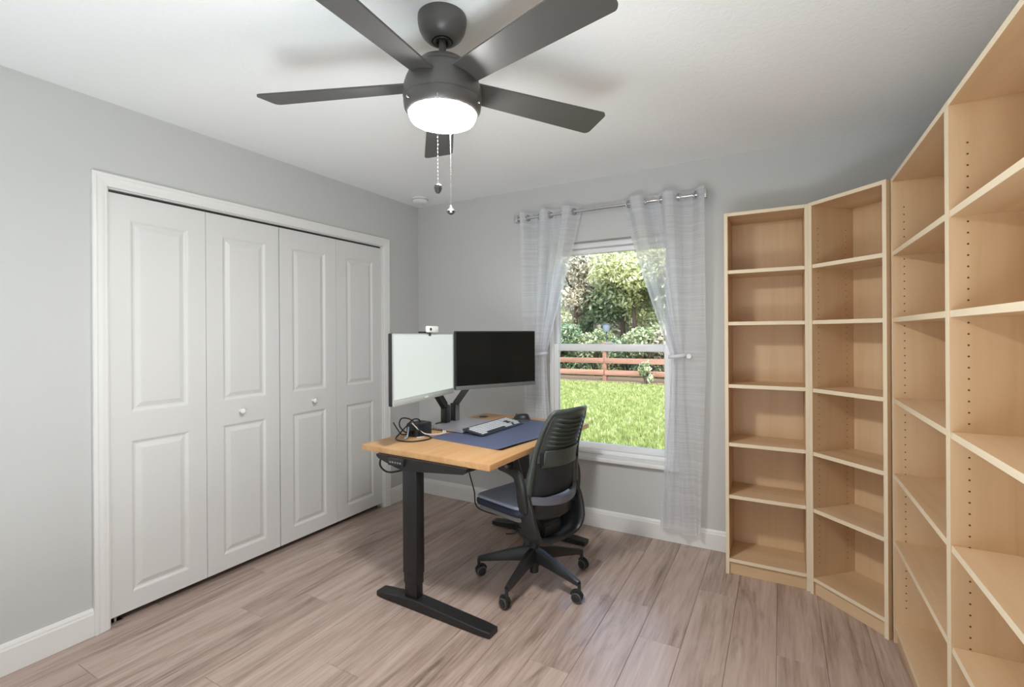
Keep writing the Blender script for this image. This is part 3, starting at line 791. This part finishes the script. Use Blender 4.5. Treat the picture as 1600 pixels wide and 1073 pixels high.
# ------------------------------------------------------------------ monitors
def monitor(A, B, z0, z1, lit, label):
    """A, B: near/left and far/right bottom corners as seen from the chair side"""
    A, B = Vector((*A, 0)), Vector((*B, 0)); d = B - A; w = d.length; rz = math.atan2(d.y, d.x)
    o = empty('monitor', (A.x, A.y, z0), rz, label, 'monitor', 'desktop monitors'); h = z1 - z0
    # local: x along the width, screen faces -y, body to +y
    ch = .030 if lit else .024
    bx('rear_shell', M['bezel'], o, 0, w, .006, .030, 0, h, .004)
    bx('rear_bulge', M['bezel'], o, w * .2, w * .8, .0305, .052, h * .18, h * .82, .012)
    bx('bezel', M['bezel_silver'] if lit else M['bezel'], o, .001, w - .001, .001, .0058, ch, h - .001)
    bx('chin', M['bezel_silver'] if lit else M['bezel_grey'], o, 0, w, -.0012, .0058, 0, ch, .001)
    bx('screen', M['screen_on'] if lit else M['screen_off'], o, .007, w - .007, -.0006, .0008, ch + .002, h - .008)
    bx('badge', M['white_plastic'] if lit else M['chrome'], o, w / 2 - .018, w / 2 + .018, -.0018, -.0013, ch * .35, ch * .62)
    return o
ML = ((1.043, -1.432), (.968, -.826)); MR = ((.976, -.812), (1.262, -.290))
monitor(*ML, .992, 1.358, True, 'monitor with a pale glowing screen and silver chin, left of the pair')
monitor(*MR, 1.006, 1.371, False, 'monitor with a dark switched-off screen in front of the curtain')

# monitor arm: clamp, two spring arms
arm = empty('monitor_stand', (.838, -.70, DZ), DR, 'black twin-armed monitor stand clamped to the back edge of the desk', 'monitor stand')
bx('clamp_base', M['black_metal'], arm, -.045, .055, -.085, .105, .0008, .020, .005)
bx('clamp_jaw', M['black_metal'], arm, -.062, -.048, -.05, .06, -.075, .016, .003)
bx('clamp_foot', M['black_metal'], arm, -.0475, .02, -.03, .03, -.068, -.058, .003)
def link_bar(p, r, w, h, name, par):
    p, r = Vector(p), Vector(r); d = r - p
    q = NB(); side = d.cross(Vector((0, 0, 1)));
    if side.length < 1e-4: side = Vector((1, 0, 0))
    upv = side.cross(d).normalized()
    sweep(q, [p, p + d * .06, p + d * .94, r], [[(-w * .42, -h * .42), (w * .42, -h * .42), (w * .42, h * .42), (-w * .42, h * .42)], [(-w / 2, -h / 2), (w / 2, -h / 2), (w / 2, h / 2), (-w / 2, h / 2)], [(-w / 2, -h / 2), (w / 2, -h / 2), (w / 2, h / 2), (-w / 2, h / 2)], [(-w * .42, -h * .42), (w * .42, -h * .42), (w * .42, h * .42), (-w * .42, h * .42)]], up=upv)
    return obj(name, q, M['black_metal'], par, auto=30)
for (yb, tgt) in ((-.042, 'L'), (.055, 'R')):
    mA, mB = ML if tgt == 'L' else MR
    mid = (Vector(mA) + Vector(mB)) / 2
    rel = Vector((mid.x - .838, mid.y + .70)); c, s = math.cos(-DR), math.sin(-DR); rel = Vector((rel.x * c - rel.y * s, rel.x * s + rel.y * c))
    dn = Vector((mB[0] - mA[0], mB[1] - mA[1])).normalized(); nrm = Vector((-dn.y, dn.x))
    back = rel + nrm * .085
    zt = (.992 + 1.358) / 2 - DZ + .01
    a = empty('arm', (0, 0, 0), parent=arm)
    bx('upright', M['black_metal'], a, -.016, .026, yb - .022, yb + .022, .0195, .135, .004)
    bx('upright_cover', M['seat_pan'] if tgt == 'R' else M['black_metal'], a, .0262, .030, yb - .019, yb + .019, .024, .128, .001)
    elbow = Vector((.004, yb, .150)); top = Vector((back.x - .03, lerp(yb, back.y, .75), zt - .02))
    link_bar(elbow - Vector((0, 0, .03)), top, .034, .042, 'spring_link', a)
    q = NB(); tube(q, [top - Vector((0, 0, .028)), top + Vector((0, 0, .030))], .020, 16); obj('wrist_joint', q, M['black_metal'], a, auto=35)
    link_bar(top, (back.x, back.y, zt), .024, .030, 'wrist_link', a)
    q = NB(); box(q, -.05, .05, -.006, .006, -.05, .05, Matrix.Translation((back.x - nrm.x * .025, back.y - nrm.y * .025, zt)) @ RZ(math.atan2(dn.y, dn.x) ), .002); obj('mounting_plate', q, M['black_metal'], a)
    link_bar((back.x, back.y, zt), (back.x - nrm.x * .03, back.y - nrm.y * .03, zt), .03, .03, 'tilt_head', a)

# webcam on the pale monitor
wd = (Vector(ML[1]) - Vector(ML[0])).normalized(); wp = Vector(ML[0]) + wd * .355
wc = empty('webcam', (wp.x, wp.y, 1.3585), math.atan2(wd.y, wd.x), 'small white webcam clipped on top of the pale monitor', 'webcam')
bx('camera_body', M['white_plastic'], wc, -.042, .062, -.014, .010, .004, .040, .005)
bx('clip_foot', M['bezel'], wc, -.075, .03, .0105, .036, .0003, .010, .003)
bx('clip_lip', M['bezel'], wc, -.030, -.014, -.011, -.003, -.016, .0035, .002)
q = NB(); tube(q, [(-.026, -.0142, .022), (-.026, -.018, .022)], .008, 18); obj('camera_lens', q, M['port'], wc)

# charger brick and its tangle of cables
ad = empty('power_adapter', (.872, -1.035, DZ + .0008), math.radians(-4), 'black box-shaped power adapter on the desk among cables', 'power adapter')
q = NB(); prism(q, rrect(.100, .130, .022, 5), 0, .072); bmesh.ops.bevel(q, geom=[e for e in q.edges if abs(e.verts[0].co.z - e.verts[1].co.z) < 1e-5 and e.verts[0].co.z > .02], offset=.004, segments=2, affect='EDGES'); obj('adapter_case', q, M['black_plastic'], ad, auto=35)
bx('cable_boot', M['black_plastic'], ad, -.012, .012, -.084, -.0652, .014, .034, .004)
zc = DZ + .0045
def cable(name, pts, r, mt, label, cat='cable', group='cables on the desk'):
    q = NB(); tube(q, spline(pts, 10), r, 8); o = obj(name, q, mt, smooth=True); tag(o, label, cat, group); return o
cable('power_cable', [(.872, -1.10, DZ + .028), (.868, -1.15, DZ + .036), (.862, -1.19, DZ + .080), (.868, -1.175, DZ + .118), (.905, -1.13, DZ + .10), (.945, -1.10, DZ + .03), (.965, -1.06, zc), (1.005, -1.09, zc), (1.00, -1.16, zc), (.955, -1.215, zc), (.885, -1.222, zc), (.83, -1.185, zc), (.815, -1.13, zc + .02), (.83, -1.10, DZ + .055), (.855, -1.07, DZ + .092), (.865, -1.03, DZ + .088), (.862, -1.00, DZ + .054)], .0038, M['cable_black'], 'black power cable looping over the desk around the adapter')
cable('power_cable', [(.825, -1.20, DZ + .095), (.838, -1.185, DZ + .06), (.852, -1.165, DZ + .026), (.868, -1.145, DZ + .022), (.872, -1.105, DZ + .023)], .0034, M['cable_black'], 'short black cable end sticking up behind the adapter')
cable('charging_cable', [(.905, -1.135, DZ + .088), (.930, -1.11, DZ + .050), (.955, -1.08, DZ + .022), (.985, -1.02, DZ + .010), (1.005, -.985, DZ + .012), (.995, -.965, DZ + .022), (1.005, -.955, DZ + .014), (1.002, -.985, zc + .005), (.96, -1.055, zc), (.925, -1.12, zc)], .0034, M['cable_white'], 'white charging cable draped in front of the black adapter')
cable('charging_cable', [(.900, -1.19, DZ + .012), (.893, -1.165, DZ + .013), (.888, -1.15, DZ + .034), (.882, -1.14, DZ + .052), (.875, -1.13, DZ + .06)], .0045, mat('pale_blue_plug', srgb(170, 186, 205), .4), 'pale blue grey plug lead standing beside the adapter')
# cables under the desk
cable('hanging_cable', [dpt(.10, .10, DZ - DT - .004), dpt(.085, .07, .70), dpt(.09, .05, .655), dpt(.15, .04, .630), dpt(.22, .05, .640), dpt(.30, .09, .668), dpt(.31, .12, DZ - DT - .05)], .005, M['cable_black'], 'black cable loop hanging below the desk left corner', 'cable', 'cables under the desk')
cable('hanging_cable', [(1.130, -.935, DZ - DT - .004), (1.137, -.932, .66), (1.142, -.93, .591), (1.153, -.92, .527), (1.166, -.90, .438), (1.161, -.88, .36), (1.181, -.85, .32), (1.226, -.78, .279), (1.268, -.70, .241), (1.27, -.58, .15), (1.20, -.47, .05), (1.10, -.42, .006)], .0038, M['cable_black'], 'black cable dropping from the desk past the chair seat', 'cable', 'cables under the desk')
cable('thin_wire', [dpt(.60, .60, DZ - DT - .004), dpt(.615, .62, .62), dpt(.63, .66, .48), dpt(.62, .72, .36)], .0016, mat('grey_wire', srgb(130, 130, 130), .5), 'thin grey wire hanging under the desk', 'cable', 'cables under the desk')

# ------------------------------------------------------------------ office chair
CH = (1.535, -.868); CHR = math.radians(163)
def chair():
    t = empty('office_chair', (CH[0], CH[1], 0), CHR, 'charcoal swivel chair with blue-grey seat tucked under the desk', 'office chair')
    # five-star base
    base = empty('star_base', (0, 0, 0), parent=t)
    q = NB(); lathe(q, [(0, .085), (.030, .085), (.036, .095), (.036, .150), (.030, .178), (.024, .190), (0, .190)], 28); obj('hub', q, M['chair'], base, auto=40)
    for k in range(5):
        a = math.radians(199 + 72 * k) - CHR
        d = Vector((math.cos(a), math.sin(a), 0))
        pts = [d * .018 + Vector((0, 0, .150)), d * .06 + Vector((0, 0, .148)), d * .14 + Vector((0, 0, .134)), d * .22 + Vector((0, 0, .117)), d * .285 + Vector((0, 0, .104)), d * .312 + Vector((0, 0, .098))]
        hs = [.036, .034, .027, .020, .015, .012]; ws = [.024, .022, .019, .016, .014, .011]
        secs = [[(-w, -h), (w, -h), (w, h * .6), (w * .55, h), (-w * .55, h), (-w, h * .6)] for w, h in zip(ws, hs)]
        q = NB(); sweep(q, pts, secs); obj('spoke', q, M['chair'], base, auto=40)
        c = empty('caster', tuple(d * .312), random.uniform(0, 0) + a + math.radians([35, 75, 20, 110, 60][k]), parent=t)
        q = NB(); tube(q, [(0, 0, .052), (0, 0, .098)], .009, 14); obj('stem', q, M['chair'], c)
        q = NB()
        sweep(q, [(.030 * math.cos(PI * .1 + PI * .85 * m / 10) - .012, 0, .029 + .033 * math.sin(PI * .1 + PI * .85 * m / 10)) for m in range(11)], [(-.007, -.003), (.007, -.003), (.007, .003), (-.007, .003)], up=(0, 1, 0)); obj('hood', q, M['chair'], c, auto=40)
        for s in (-1, 1):
            q = NB(); lathe(q, [(0, .022), (.014, .0225), (.021, .0195), (.0265, .0175), (.0285, .012), (.0285, .0055), (.0265, .003), (0, .003)], 28)
            q.transform(T(-.012, 0, .0287) @ RX(-PI / 2 * s)); w = obj('wheel', q, M['wheel'], c, auto=40)
            q = NB(); tube(q, [(.0235 * math.cos(2 * PI * m / 28), .0235 * math.sin(2 * PI * m / 28), .0192) for m in range(28)], .0016, 6, closed=True); q.transform(T(-.012, 0, .0287) @ RX(-PI / 2 * s)); obj('rim_ring', q, M['wheel_ring'], w, smooth=True)
    # gas spring
    q = NB(); tube(q, [(0, 0, .050), (0, 0, .250)], .0245, 24); obj('gas_spring_sleeve', q, M['chair'], t, auto=40)
    q = NB(); tube(q, [(0, 0, .25), (0, 0, .355)], .0145, 20); obj('gas_spring_rod', q, M['chair'], t, auto=40)
    # mechanism housing
    q = NB(); prof = [(-.135, .300), (-.11, .275), (.02, .282), (.12, .345), (.135, .392), (-.10, .392), (-.14, .355)]
    prism(q, prof, -.07, .07, Matrix(((1, 0, 0, 0), (0, 0, 1, 0), (0, 1, 0, 0), (0, 0, 0, 1)))); bmesh.ops.bevel(q, geom=q.edges[:], offset=.008, segments=2, affect='EDGES'); obj('tilt_mechanism', q, M['chair'], t, auto=40)
    # seat pan and cushion
    SX0, SX1, SW = -.150, .262, .47
    def slab(z0, z1, dx, dw, r, dome, edge):
        q = NB(); n = 10; rings = []
        L = [(0, 0), (.25, .0), (.75, 0), (1, 0)]
        prof = [(edge, z0), (edge * .25, z0 + (z1 - z0) * .18), (0, z0 + (z1 - z0) * .5), (edge * .2, z0 + (z1 - z0) * .82), (edge * .75, z1 - .003), (edge * 1.6, z1)]
        cx = (SX0 + SX1) / 2
        def outline(ins): return rrect(SX1 - SX0 - 2 * dx - 2 * ins, SW - 2 * dw - 2 * ins, max(.02, r - ins), 6, cx, 0)
        for ins, z in prof: rings.append([q.verts.new((x, y, z - .016 * max(0, (x - .12) / .14) ** 2)) for x, y in outline(ins)])
        for f in (.75, .5, .25):
            o = outline(prof[-1][0]); rings.append([q.verts.new((cx + (x - cx) * f, y * f, z1 + dome * (1 - f * f) - .016 * max(0, (cx + (x - cx) * f - .12) / .14) ** 2)) for x, y in o])
        m = len(rings[0])
        for A, B in zip(rings, rings[1:]):
            for k in range(m): q.faces.new((A[k], A[(k + 1) % m], B[(k + 1) % m], B[k]))
        q.faces.new(rings[0][::-1]); q.faces.new(rings[-1]); return q
    q = slab(.394, .426, .018, .018, .07, 0, .014); obj('seat_pan', q, M['seat_pan'], t, auto=40)
    q = slab(.427, .464, 0, 0, .085, .002, .012); obj('cushion_side', q, M['seat_side'], t, auto=60)
    q = slab(.4585, .483, .006, .006, .08, .008, .018); obj('seat_cushion', q, M['seat'], t, smooth=True)
    # ---- backrest: x position and half width as functions of height
    ZS = [.44, .50, .56, .65, .75, .85, .92, .97]
    XS = [-.155, -.172, -.184, -.198, -.218, -.254, -.286, -.312]
    HS = [.182, .186, .182, .172, .162, .152, .142, .122]
    bxp = lambda z: interp(z, ZS, XS); hwp = lambda z: interp(z, ZS, HS)
    def bpt(u, z, off=0.0):
        """u in -1..1 across; the back wraps forward toward its sides; off moves rearward"""
        h = hwp(z); return Vector((bxp(z) + .050 * u * u - off, h * u, z))
    # shell with louvre ridges in the upper half
    def shell(z0, z1, nu, nz, disp, th=.006, ins=.94):
        vs, fs = [], []
        for lay in (0, 1):
            for j in range(nz + 1):
                z = lerp(z0, z1, j / nz)
                for i in range(nu + 1):
                    u = lerp(-ins, ins, i / nu); p = bpt(u, z, disp(u, z) + (th if lay else 0)); vs.append(tuple(p))
        n = (nu + 1) * (nz + 1); I = lambda l_, j, i: l_ * n + j * (nu + 1) + i
        for j in range(nz):
            for i in range(nu):
                fs.append((I(0, j, i), I(0, j, i + 1), I(0, j + 1, i + 1), I(0, j + 1, i))); fs.append((I(1, j, i), I(1, j + 1, i), I(1, j + 1, i + 1), I(1, j, i + 1)))
        for i in range(nu):
            fs.append((I(0, 0, i + 1), I(0, 0, i), I(1, 0, i), I(1, 0, i + 1))); fs.append((I(0, nz, i), I(0, nz, i + 1), I(1, nz, i + 1), I(1, nz, i)))
        for j in range(nz):
            fs.append((I(0, j, 0), I(0, j + 1, 0), I(1, j + 1, 0), I(1, j, 0))); fs.append((I(0, j + 1, nu), I(0, j, nu), I(1, j, nu), I(1, j + 1, nu)))
        me = bpy.data.meshes.new('m'); me.from_pydata(vs, [], fs); me.update(); return me
    def louvre(u, z):
        if z < .765 or z > .945: return 0
        zz = z - .02 * u * u
        ph = ((zz - .765) / .0225) % 1.0
        mask = smooth01((.80 - abs(u)) / .22) * smooth01((z - .765) / .02) * smooth01((.945 - z) / .02)
        return .019 * mask * (ph if ph < .8 else (1 - ph) * 4)
    me = shell(.70, .962, 28, 132, louvre); link('back_shell', me, M['chair_back'], t, True)
    me = shell(.515, .702, 16, 16, lambda u, z: -.004, .004, .93); link('back_mesh_panel', me, M['chair_fabric'], t, True)
    # lumbar plate at the rear
    me = shell(.675, .765, 20, 10, lambda u, z: .010, .006, .80); link('lumbar_plate', me, M['chair_back'], t, True)
    for s in (-1, 1):
        q = NB(); p = bpt(.84 * s, .72, .014); box(q, p.x - .008, p.x + .008, p.y - .006, p.y + .006, .690, .755, None, .003); obj('lumbar_grip', q, M['black_plastic'], t, auto=40)
    # outer rim of the back
    path = [bpt(-1, z) for z in np.linspace(.50, .945, 16)]
    topc = [bpt(u, .962 + .012 * (1 - abs(u))) for u in (-.93, -.78, -.5, -.2, .2, .5, .78, .93)]
    path = path + topc + [bpt(1, z) for z in np.linspace(.945, .50, 16)]
    q = NB(); n_ = len(path)
    rings = []
    for i, p in enumerate(path):
        tt = (path[min(i + 1, n_ - 1)] - path[max(i - 1, 0)]).normalized()
        fw = Vector((1, 0, 0)); s = tt.cross(fw).normalized(); f2 = s.cross(tt).normalized()
        wdt = interp(p.z, [.5, .6, .75, .9, .97], [.030, .026, .020, .016, .015]); dep = interp(p.z, [.5, .6, .75, .97], [.026, .020, .014, .011])
        rings.append([q.verts.new(p + s * wdt * math.cos(2 * PI * k / 12) * .9 + f2 * dep * math.sin(2 * PI * k / 12)) for k in range(12)])
    for A, B in zip(rings, rings[1:]):
        for k in range(12): q.faces.new((A[k], A[(k + 1) % 12], B[(k + 1) % 12], B[k]))
    q.faces.new(rings[0][::-1]); q.faces.new(rings[-1]); obj('back_rim', q, M['chair_back'], t, smooth=True)
    # grey band closing the back below
    pts = [bpt(u, .515 - .018 * (1 - u * u), .012 + .03 * (1 - u * u)) for u in np.linspace(-1, 1, 25)]
    q = NB(); sweep(q, pts, [(-.010, -.016), (.010, -.020), (.014, 0), (.008, .020), (-.008, .020)]); obj('back_band', q, M['chair_light'], t, auto=50)
    me = shell(.405, .508, 16, 8, lambda u, z: .004 + (.028 * (1 - u * u)), .006, .88); link('back_lower_shell', me, M['chair'], t, True)
    # yoke: two side blades running down, joined by a broad U-shaped tray
    up = []
    yk = [(-.133, .188, .56), (-.127, .190, .52), (-.128, .191, .47), (-.140, .187, .40), (-.150, .168, .335), (-.148, .130, .296), (-.140, .066, .278), (-.135, 0, .272)]
    yk = yk + [(x, -y, z) for x, y, z in yk[:-1]][::-1]
    sp = spline(yk, 6); q = NB(); rings = []
    n_ = len(sp)
    for i, p in enumerate(sp):
        tt = (sp[min(i + 1, n_ - 1)] - sp[max(i - 1, 0)]).normalized()
        fw = Vector((1, 0, 0)); nrm = tt.cross(fw).normalized(); f2 = nrm.cross(tt).normalized()
        fx = interp(p.z, [.27, .30, .36, .47, .56], [.085, .080, .060, .050, .018]); th = interp(p.z, [.27, .36, .6], [.012, .013, .011])
        o = Vector((interp(p.z, [.27, .36], [.045, 0]), 0, 0))
        rings.append([q.verts.new(p + o + f2 * a * fx + nrm * b * th) for a, b in ((-1, -.6), (-.85, -1), (.85, -1), (1, -.6), (1, .6), (.85, 1), (-.85, 1), (-1, .6))])
    for A, B in zip(rings, rings[1:]):
        for k in range(8): q.faces.new((A[k], A[(k + 1) % 8], B[(k + 1) % 8], B[k]))
    q.faces.new(rings[0][::-1]); q.faces.new(rings[-1]); yo = obj('yoke', q, M['chair'], t, auto=50)
    for k in range(11):
        y = -.11 + .022 * k
        bx('fin', M['chair'], yo, -.10, .005, y - .003, y + .003, .285, .318)
    # arms
    for s in (-1, 1):
        a = empty('armrest', (0, 0, 0), parent=t)
        pts = spline([(-.120, s * .200, .455), (-.122, s * .212, .52), (-.118, s * .218, .59), (-.092, s * .220, .642), (-.035, s * .222, .661), (.03, s * .222, .666)], 6)
        q = NB(); m_ = len(pts); rings = []
        for i, p in enumerate(pts):
            tt = (pts[min(i + 1, m_ - 1)] - pts[max(i - 1, 0)]).normalized(); sd = Vector((0, 1, 0)); nn = sd.cross(tt).normalized()
            wx = lerp(.034, .024, i / m_); wy = .017
            rings.append([q.verts.new(p + nn * wx * math.cos(2 * PI * k / 12) + sd * wy * math.sin(2 * PI * k / 12)) for k in range(12)])
        for A, B in zip(rings, rings[1:]):
            for k in range(12): q.faces.new((A[k], A[(k + 1) % 12], B[(k + 1) % 12], B[k]))
        q.faces.new(rings[0][::-1]); q.faces.new(rings[-1]); obj('arm_post', q, M['chair'], a, smooth=True)
        q = NB(); prism(q, rrect(.235, .078, .034, 6, .055, s * .222), .672, .698); bmesh.ops.bevel(q, geom=[e for e in q.edges if abs(e.verts[0].co.z - e.verts[1].co.z) < 1e-5], offset=.007, segments=3, affect='EDGES'); obj('arm_pad', q, M['black_plastic'], a, auto=40)
    return t
chair()

# ------------------------------------------------------------------ garden
GZ = -.20
lawn = bx('ground', M['lawn'], None, -16, 12, .17, 34, GZ - .1, GZ); kind(lawn)
def grass():
    n = 62000
    # visible wedge of the lawn through the window
    y = .6 + (rng.random(n) ** .8) * 10.9
    x = -4.2 * (y + 1) / 12 + rng.random(n) * (1.6 + 5.2 * (y + 1) / 12) + .1
    h = .035 + .045 * rng.random(n); a = rng.random(n) * 2 * np.pi; w = .006 + .005 * rng.random(n); le = .6 * h * rng.random(n)
    v = np.zeros((n, 3, 3)); la = rng.random(n) * 2 * np.pi
    v[:, 0] = np.stack([x - w * np.cos(a), y - w * np.sin(a), np.full(n, GZ)], 1); v[:, 1] = np.stack([x + w * np.cos(a), y + w * np.sin(a), np.full(n, GZ)], 1)
    v[:, 2] = np.stack([x + le * np.cos(la), y + le * np.sin(la), GZ + h], 1)
    me = bpy.data.meshes.new('grass'); me.from_pydata(v.reshape(-1, 3).tolist(), [], np.arange(3 * n).reshape(-1, 3).tolist()); me.update()
    o = link('lawn_grass', me, M['grass']); kind(o, 'stuff'); tag(o, 'sunlit green lawn between the house and the fence', 'grass')
grass()
bd = bx('mulch_bed', M['soil'], None, -14, 10, 11.35, 13.2, GZ - .05, GZ + .03); kind(bd, 'stuff'); tag(bd, 'strip of bare mulch along the foot of the fence', 'mulch')
# fence
FY = 11.7
fe = empty('rail_fence', (-2.2, FY, GZ), 0, 'brown wooden rail fence at the end of the lawn', 'fence')
for k in range(-4, 5):
    bx('post', M['fence'], fe, k * 2.44 - .065, k * 2.44 + .065, -.065, .065, 0, 1.28, .01)
for k in range(-4, 4):
    for z in (.30, .68, 1.06):
        bx('rail', M['fence'], fe, k * 2.44 + .02, (k + 1) * 2.44 - .02, -.095, -.067, z - .085, z + .085, .006)
# feeder on a thin pole
fd = empty('bird_feeder', (-2.33, 12.25, GZ), 0, 'small blue-grey bird feeder on a thin pole behind the fence', 'bird feeder')
q = NB(); tube(q, [(0, 0, 0), (0, 0, 1.60)], .016, 10); obj('pole', q, M['feeder_roof'], fd)
q = NB(); lathe(q, [(0, 1.60), (.10, 1.60), (.115, 1.63), (.12, 1.84), (0, 1.84)], 24); obj('feeder_body', q, M['feeder'], fd, auto=40)
q = NB(); lathe(q, [(0, 1.841), (.135, 1.841), (.13, 1.87), (.06, 1.89), (0, 1.895)], 24); obj('feeder_roof', q, M['feeder_roof'], fd, auto=40)

def leaf_cloud(blobs, n, size, squash=1.0):
    """n leaf quads (folded) on and inside the given ellipsoids [(cx,cy,cz,rx,ry,rz)]"""
    B = np.array(blobs); vol = (B[:, 3] * B[:, 4] * B[:, 5]) ** .7; idx = rng.choice(len(B), n, p=vol / vol.sum())
    d = rng.normal(size=(n, 3)); d /= np.linalg.norm(d, axis=1)[:, None]
    r = rng.random(n) ** .35
    c = B[idx, :3] + d * r[:, None] * B[idx, 3:6]
    nrm = rng.normal(size=(n, 3)) + d * .9 + np.array([0, -.3, .5]); nrm /= np.linalg.norm(nrm, axis=1)[:, None]
    t = np.cross(nrm, rng.normal(size=(n, 3))); t /= np.linalg.norm(t, axis=1)[:, None]; b = np.cross(nrm, t)
    s = size * (.6 + .8 * rng.random(n))[:, None]
    v = np.stack([c - t * s, c - b * s * .45, c + t * s, c + b * s * .45], 1)
    return v.reshape(-1, 3), np.arange(4 * n).reshape(-1, 4)
def tree(x, y, h, r, n, lm, label, crown0=.3, size=.1, lean=0.0, trunk=.13):
    o = empty('tree', (x, y, GZ), 0, label, 'tree', 'trees beyond the fence')
    q = NB(); pts = [(lean * k / 6 * h * .12 + .05 * math.sin(k * 1.7 + x), .05 * math.cos(k * 2.1 + x), h * .9 * k / 6) for k in range(7)]
    tube(q, spline(pts, 4), [lerp(trunk, trunk * .3, i / 24) for i in range(25)], 10); tr = obj('trunk', q, M['bark'], o, smooth=True)
    for k in range(5):
        z = h * (crown0 + .1 * k); a = 2.4 * k + x; d = Vector((math.cos(a), math.sin(a), .5)); p = Vector((pts[3][0], pts[3][1], z))
        q = NB(); tube(q, [p, p + d * r * .4, p + d * r * .8 + Vector((0, 0, .2))], [trunk * .4, trunk * .25, .02], 7); obj('branch', q, M['bark'], tr, smooth=True)
    blobs = []
    for k in range(16):
        a = rng.random() * 2 * PI; rr = r * rng.random() ** .6 * .85; z = h * lerp(crown0, .95, rng.random()); sc = r * (.28 + .25 * rng.random())
        blobs.append((rr * math.cos(a), rr * math.sin(a), z, sc, sc, sc * .75))
    v, f = leaf_cloud(blobs, n, size)
    me = bpy.data.meshes.new('crown'); me.from_pydata(v.tolist(), [], f.tolist()); me.update(); link('crown', me, lm, o)
def shrub(x, y, h, r, n, lm, label, size=.075):
    o = empty('shrub', (x, y, GZ), 0, label, 'shrub', 'shrubs behind the fence')
    q = NB()
    for k in range(5):
        a = 1.3 * k + x; tube(q, [(0, 0, 0), (.25 * r * math.cos(a), .25 * r * math.sin(a), h * .4), (.5 * r * math.cos(a), .5 * r * math.sin(a), h * .8)], [.03, .02, .008], 6)
    obj('stems', q, M['bark'], o)
    blobs = [(r * .6 * math.cos(1.1 * k), r * .6 * math.sin(1.1 * k), h * (.3 + .09 * k), r * .55, r * .55, h * .28) for k in range(6)]
    v, f = leaf_cloud(blobs, n, size); me = bpy.data.meshes.new('foliage'); me.from_pydata(v.tolist(), [], f.tolist()); me.update(); link('foliage', me, lm, o)
tree(-4.9, 16.0, 5.0, 1.9, 9000, M['leaf_d'], 'pale pinkish-green tree at the left of the window view', .25, .085)
tree(-3.9, 18.2, 5.6, 2.3, 11000, M['leaf_c'], 'deep green tree at the top left of the window view', .35, .10)
tree(-2.95, 16.2, 4.9, 1.8, 8000, M['leaf_a'], 'mid-green tree standing behind the bird feeder', .58, .085)
tree(-2.13, 15.0, 4.8, 1.8, 9000, M['leaf_b'], 'yellow-green tree with a dark trunk right of the bird feeder', .60, .085, trunk=.12)
tree(-1.15, 15.6, 4.9, 1.9, 8000, M['leaf_b'], 'pale yellow-green tree at the right of the window view', .42, .085, trunk=.14)
tree(-2.0, 19.5, 6.0, 2.6, 10000, M['leaf_d'], 'tall sunlit tree far behind the middle of the fence', .2, .10)
tree(-6.4, 21.0, 6.2, 2.8, 10000, M['leaf_a'], 'tall green tree farthest left behind the fence', .15, .11)
tree(.6, 20.0, 6.0, 2.8, 10000, M['leaf_c'], 'tall deep green tree farthest right behind the fence', .2, .11)
tree(-3.2, 23.0, 6.6, 3.2, 12000, M['leaf_c'], 'dark green tree at the very back of the woods', .1, .12)
for i, (x, y, h, r, lm, lb) in enumerate(((-4.4, 13.4, 1.9, 1.0, 'leaf_c', 'dark shrub behind the fence at the left window edge'), (-3.2, 13.6, 1.7, .9, 'leaf_a', 'mid-green shrub behind the fence, left of the post'), (-2.1, 13.8, 1.5, .9, 'leaf_c', 'dark green shrub behind the fence post'), (-1.2, 13.5, 1.9, .95, 'leaf_a', 'leafy shrub behind the fence, right of the post'), (-.2, 13.4, 2.0, 1.0, 'leaf_d', 'pale shrub behind the fence at the right window edge'), (-.80, 11.25, .75, .20, 'leaf_a', 'young yellow-green bush growing in front of the fence'), (-5.6, 14.6, 2.6, 1.4, 'leaf_a', 'large shrub far left behind the fence'), (1.0, 14.4, 2.5, 1.4, 'leaf_c', 'large dark shrub far right behind the fence'))):
    shrub(x, y, h, r, 5200 if r > .5 else 500, M[lm], lb, .07 if r > .5 else .05)
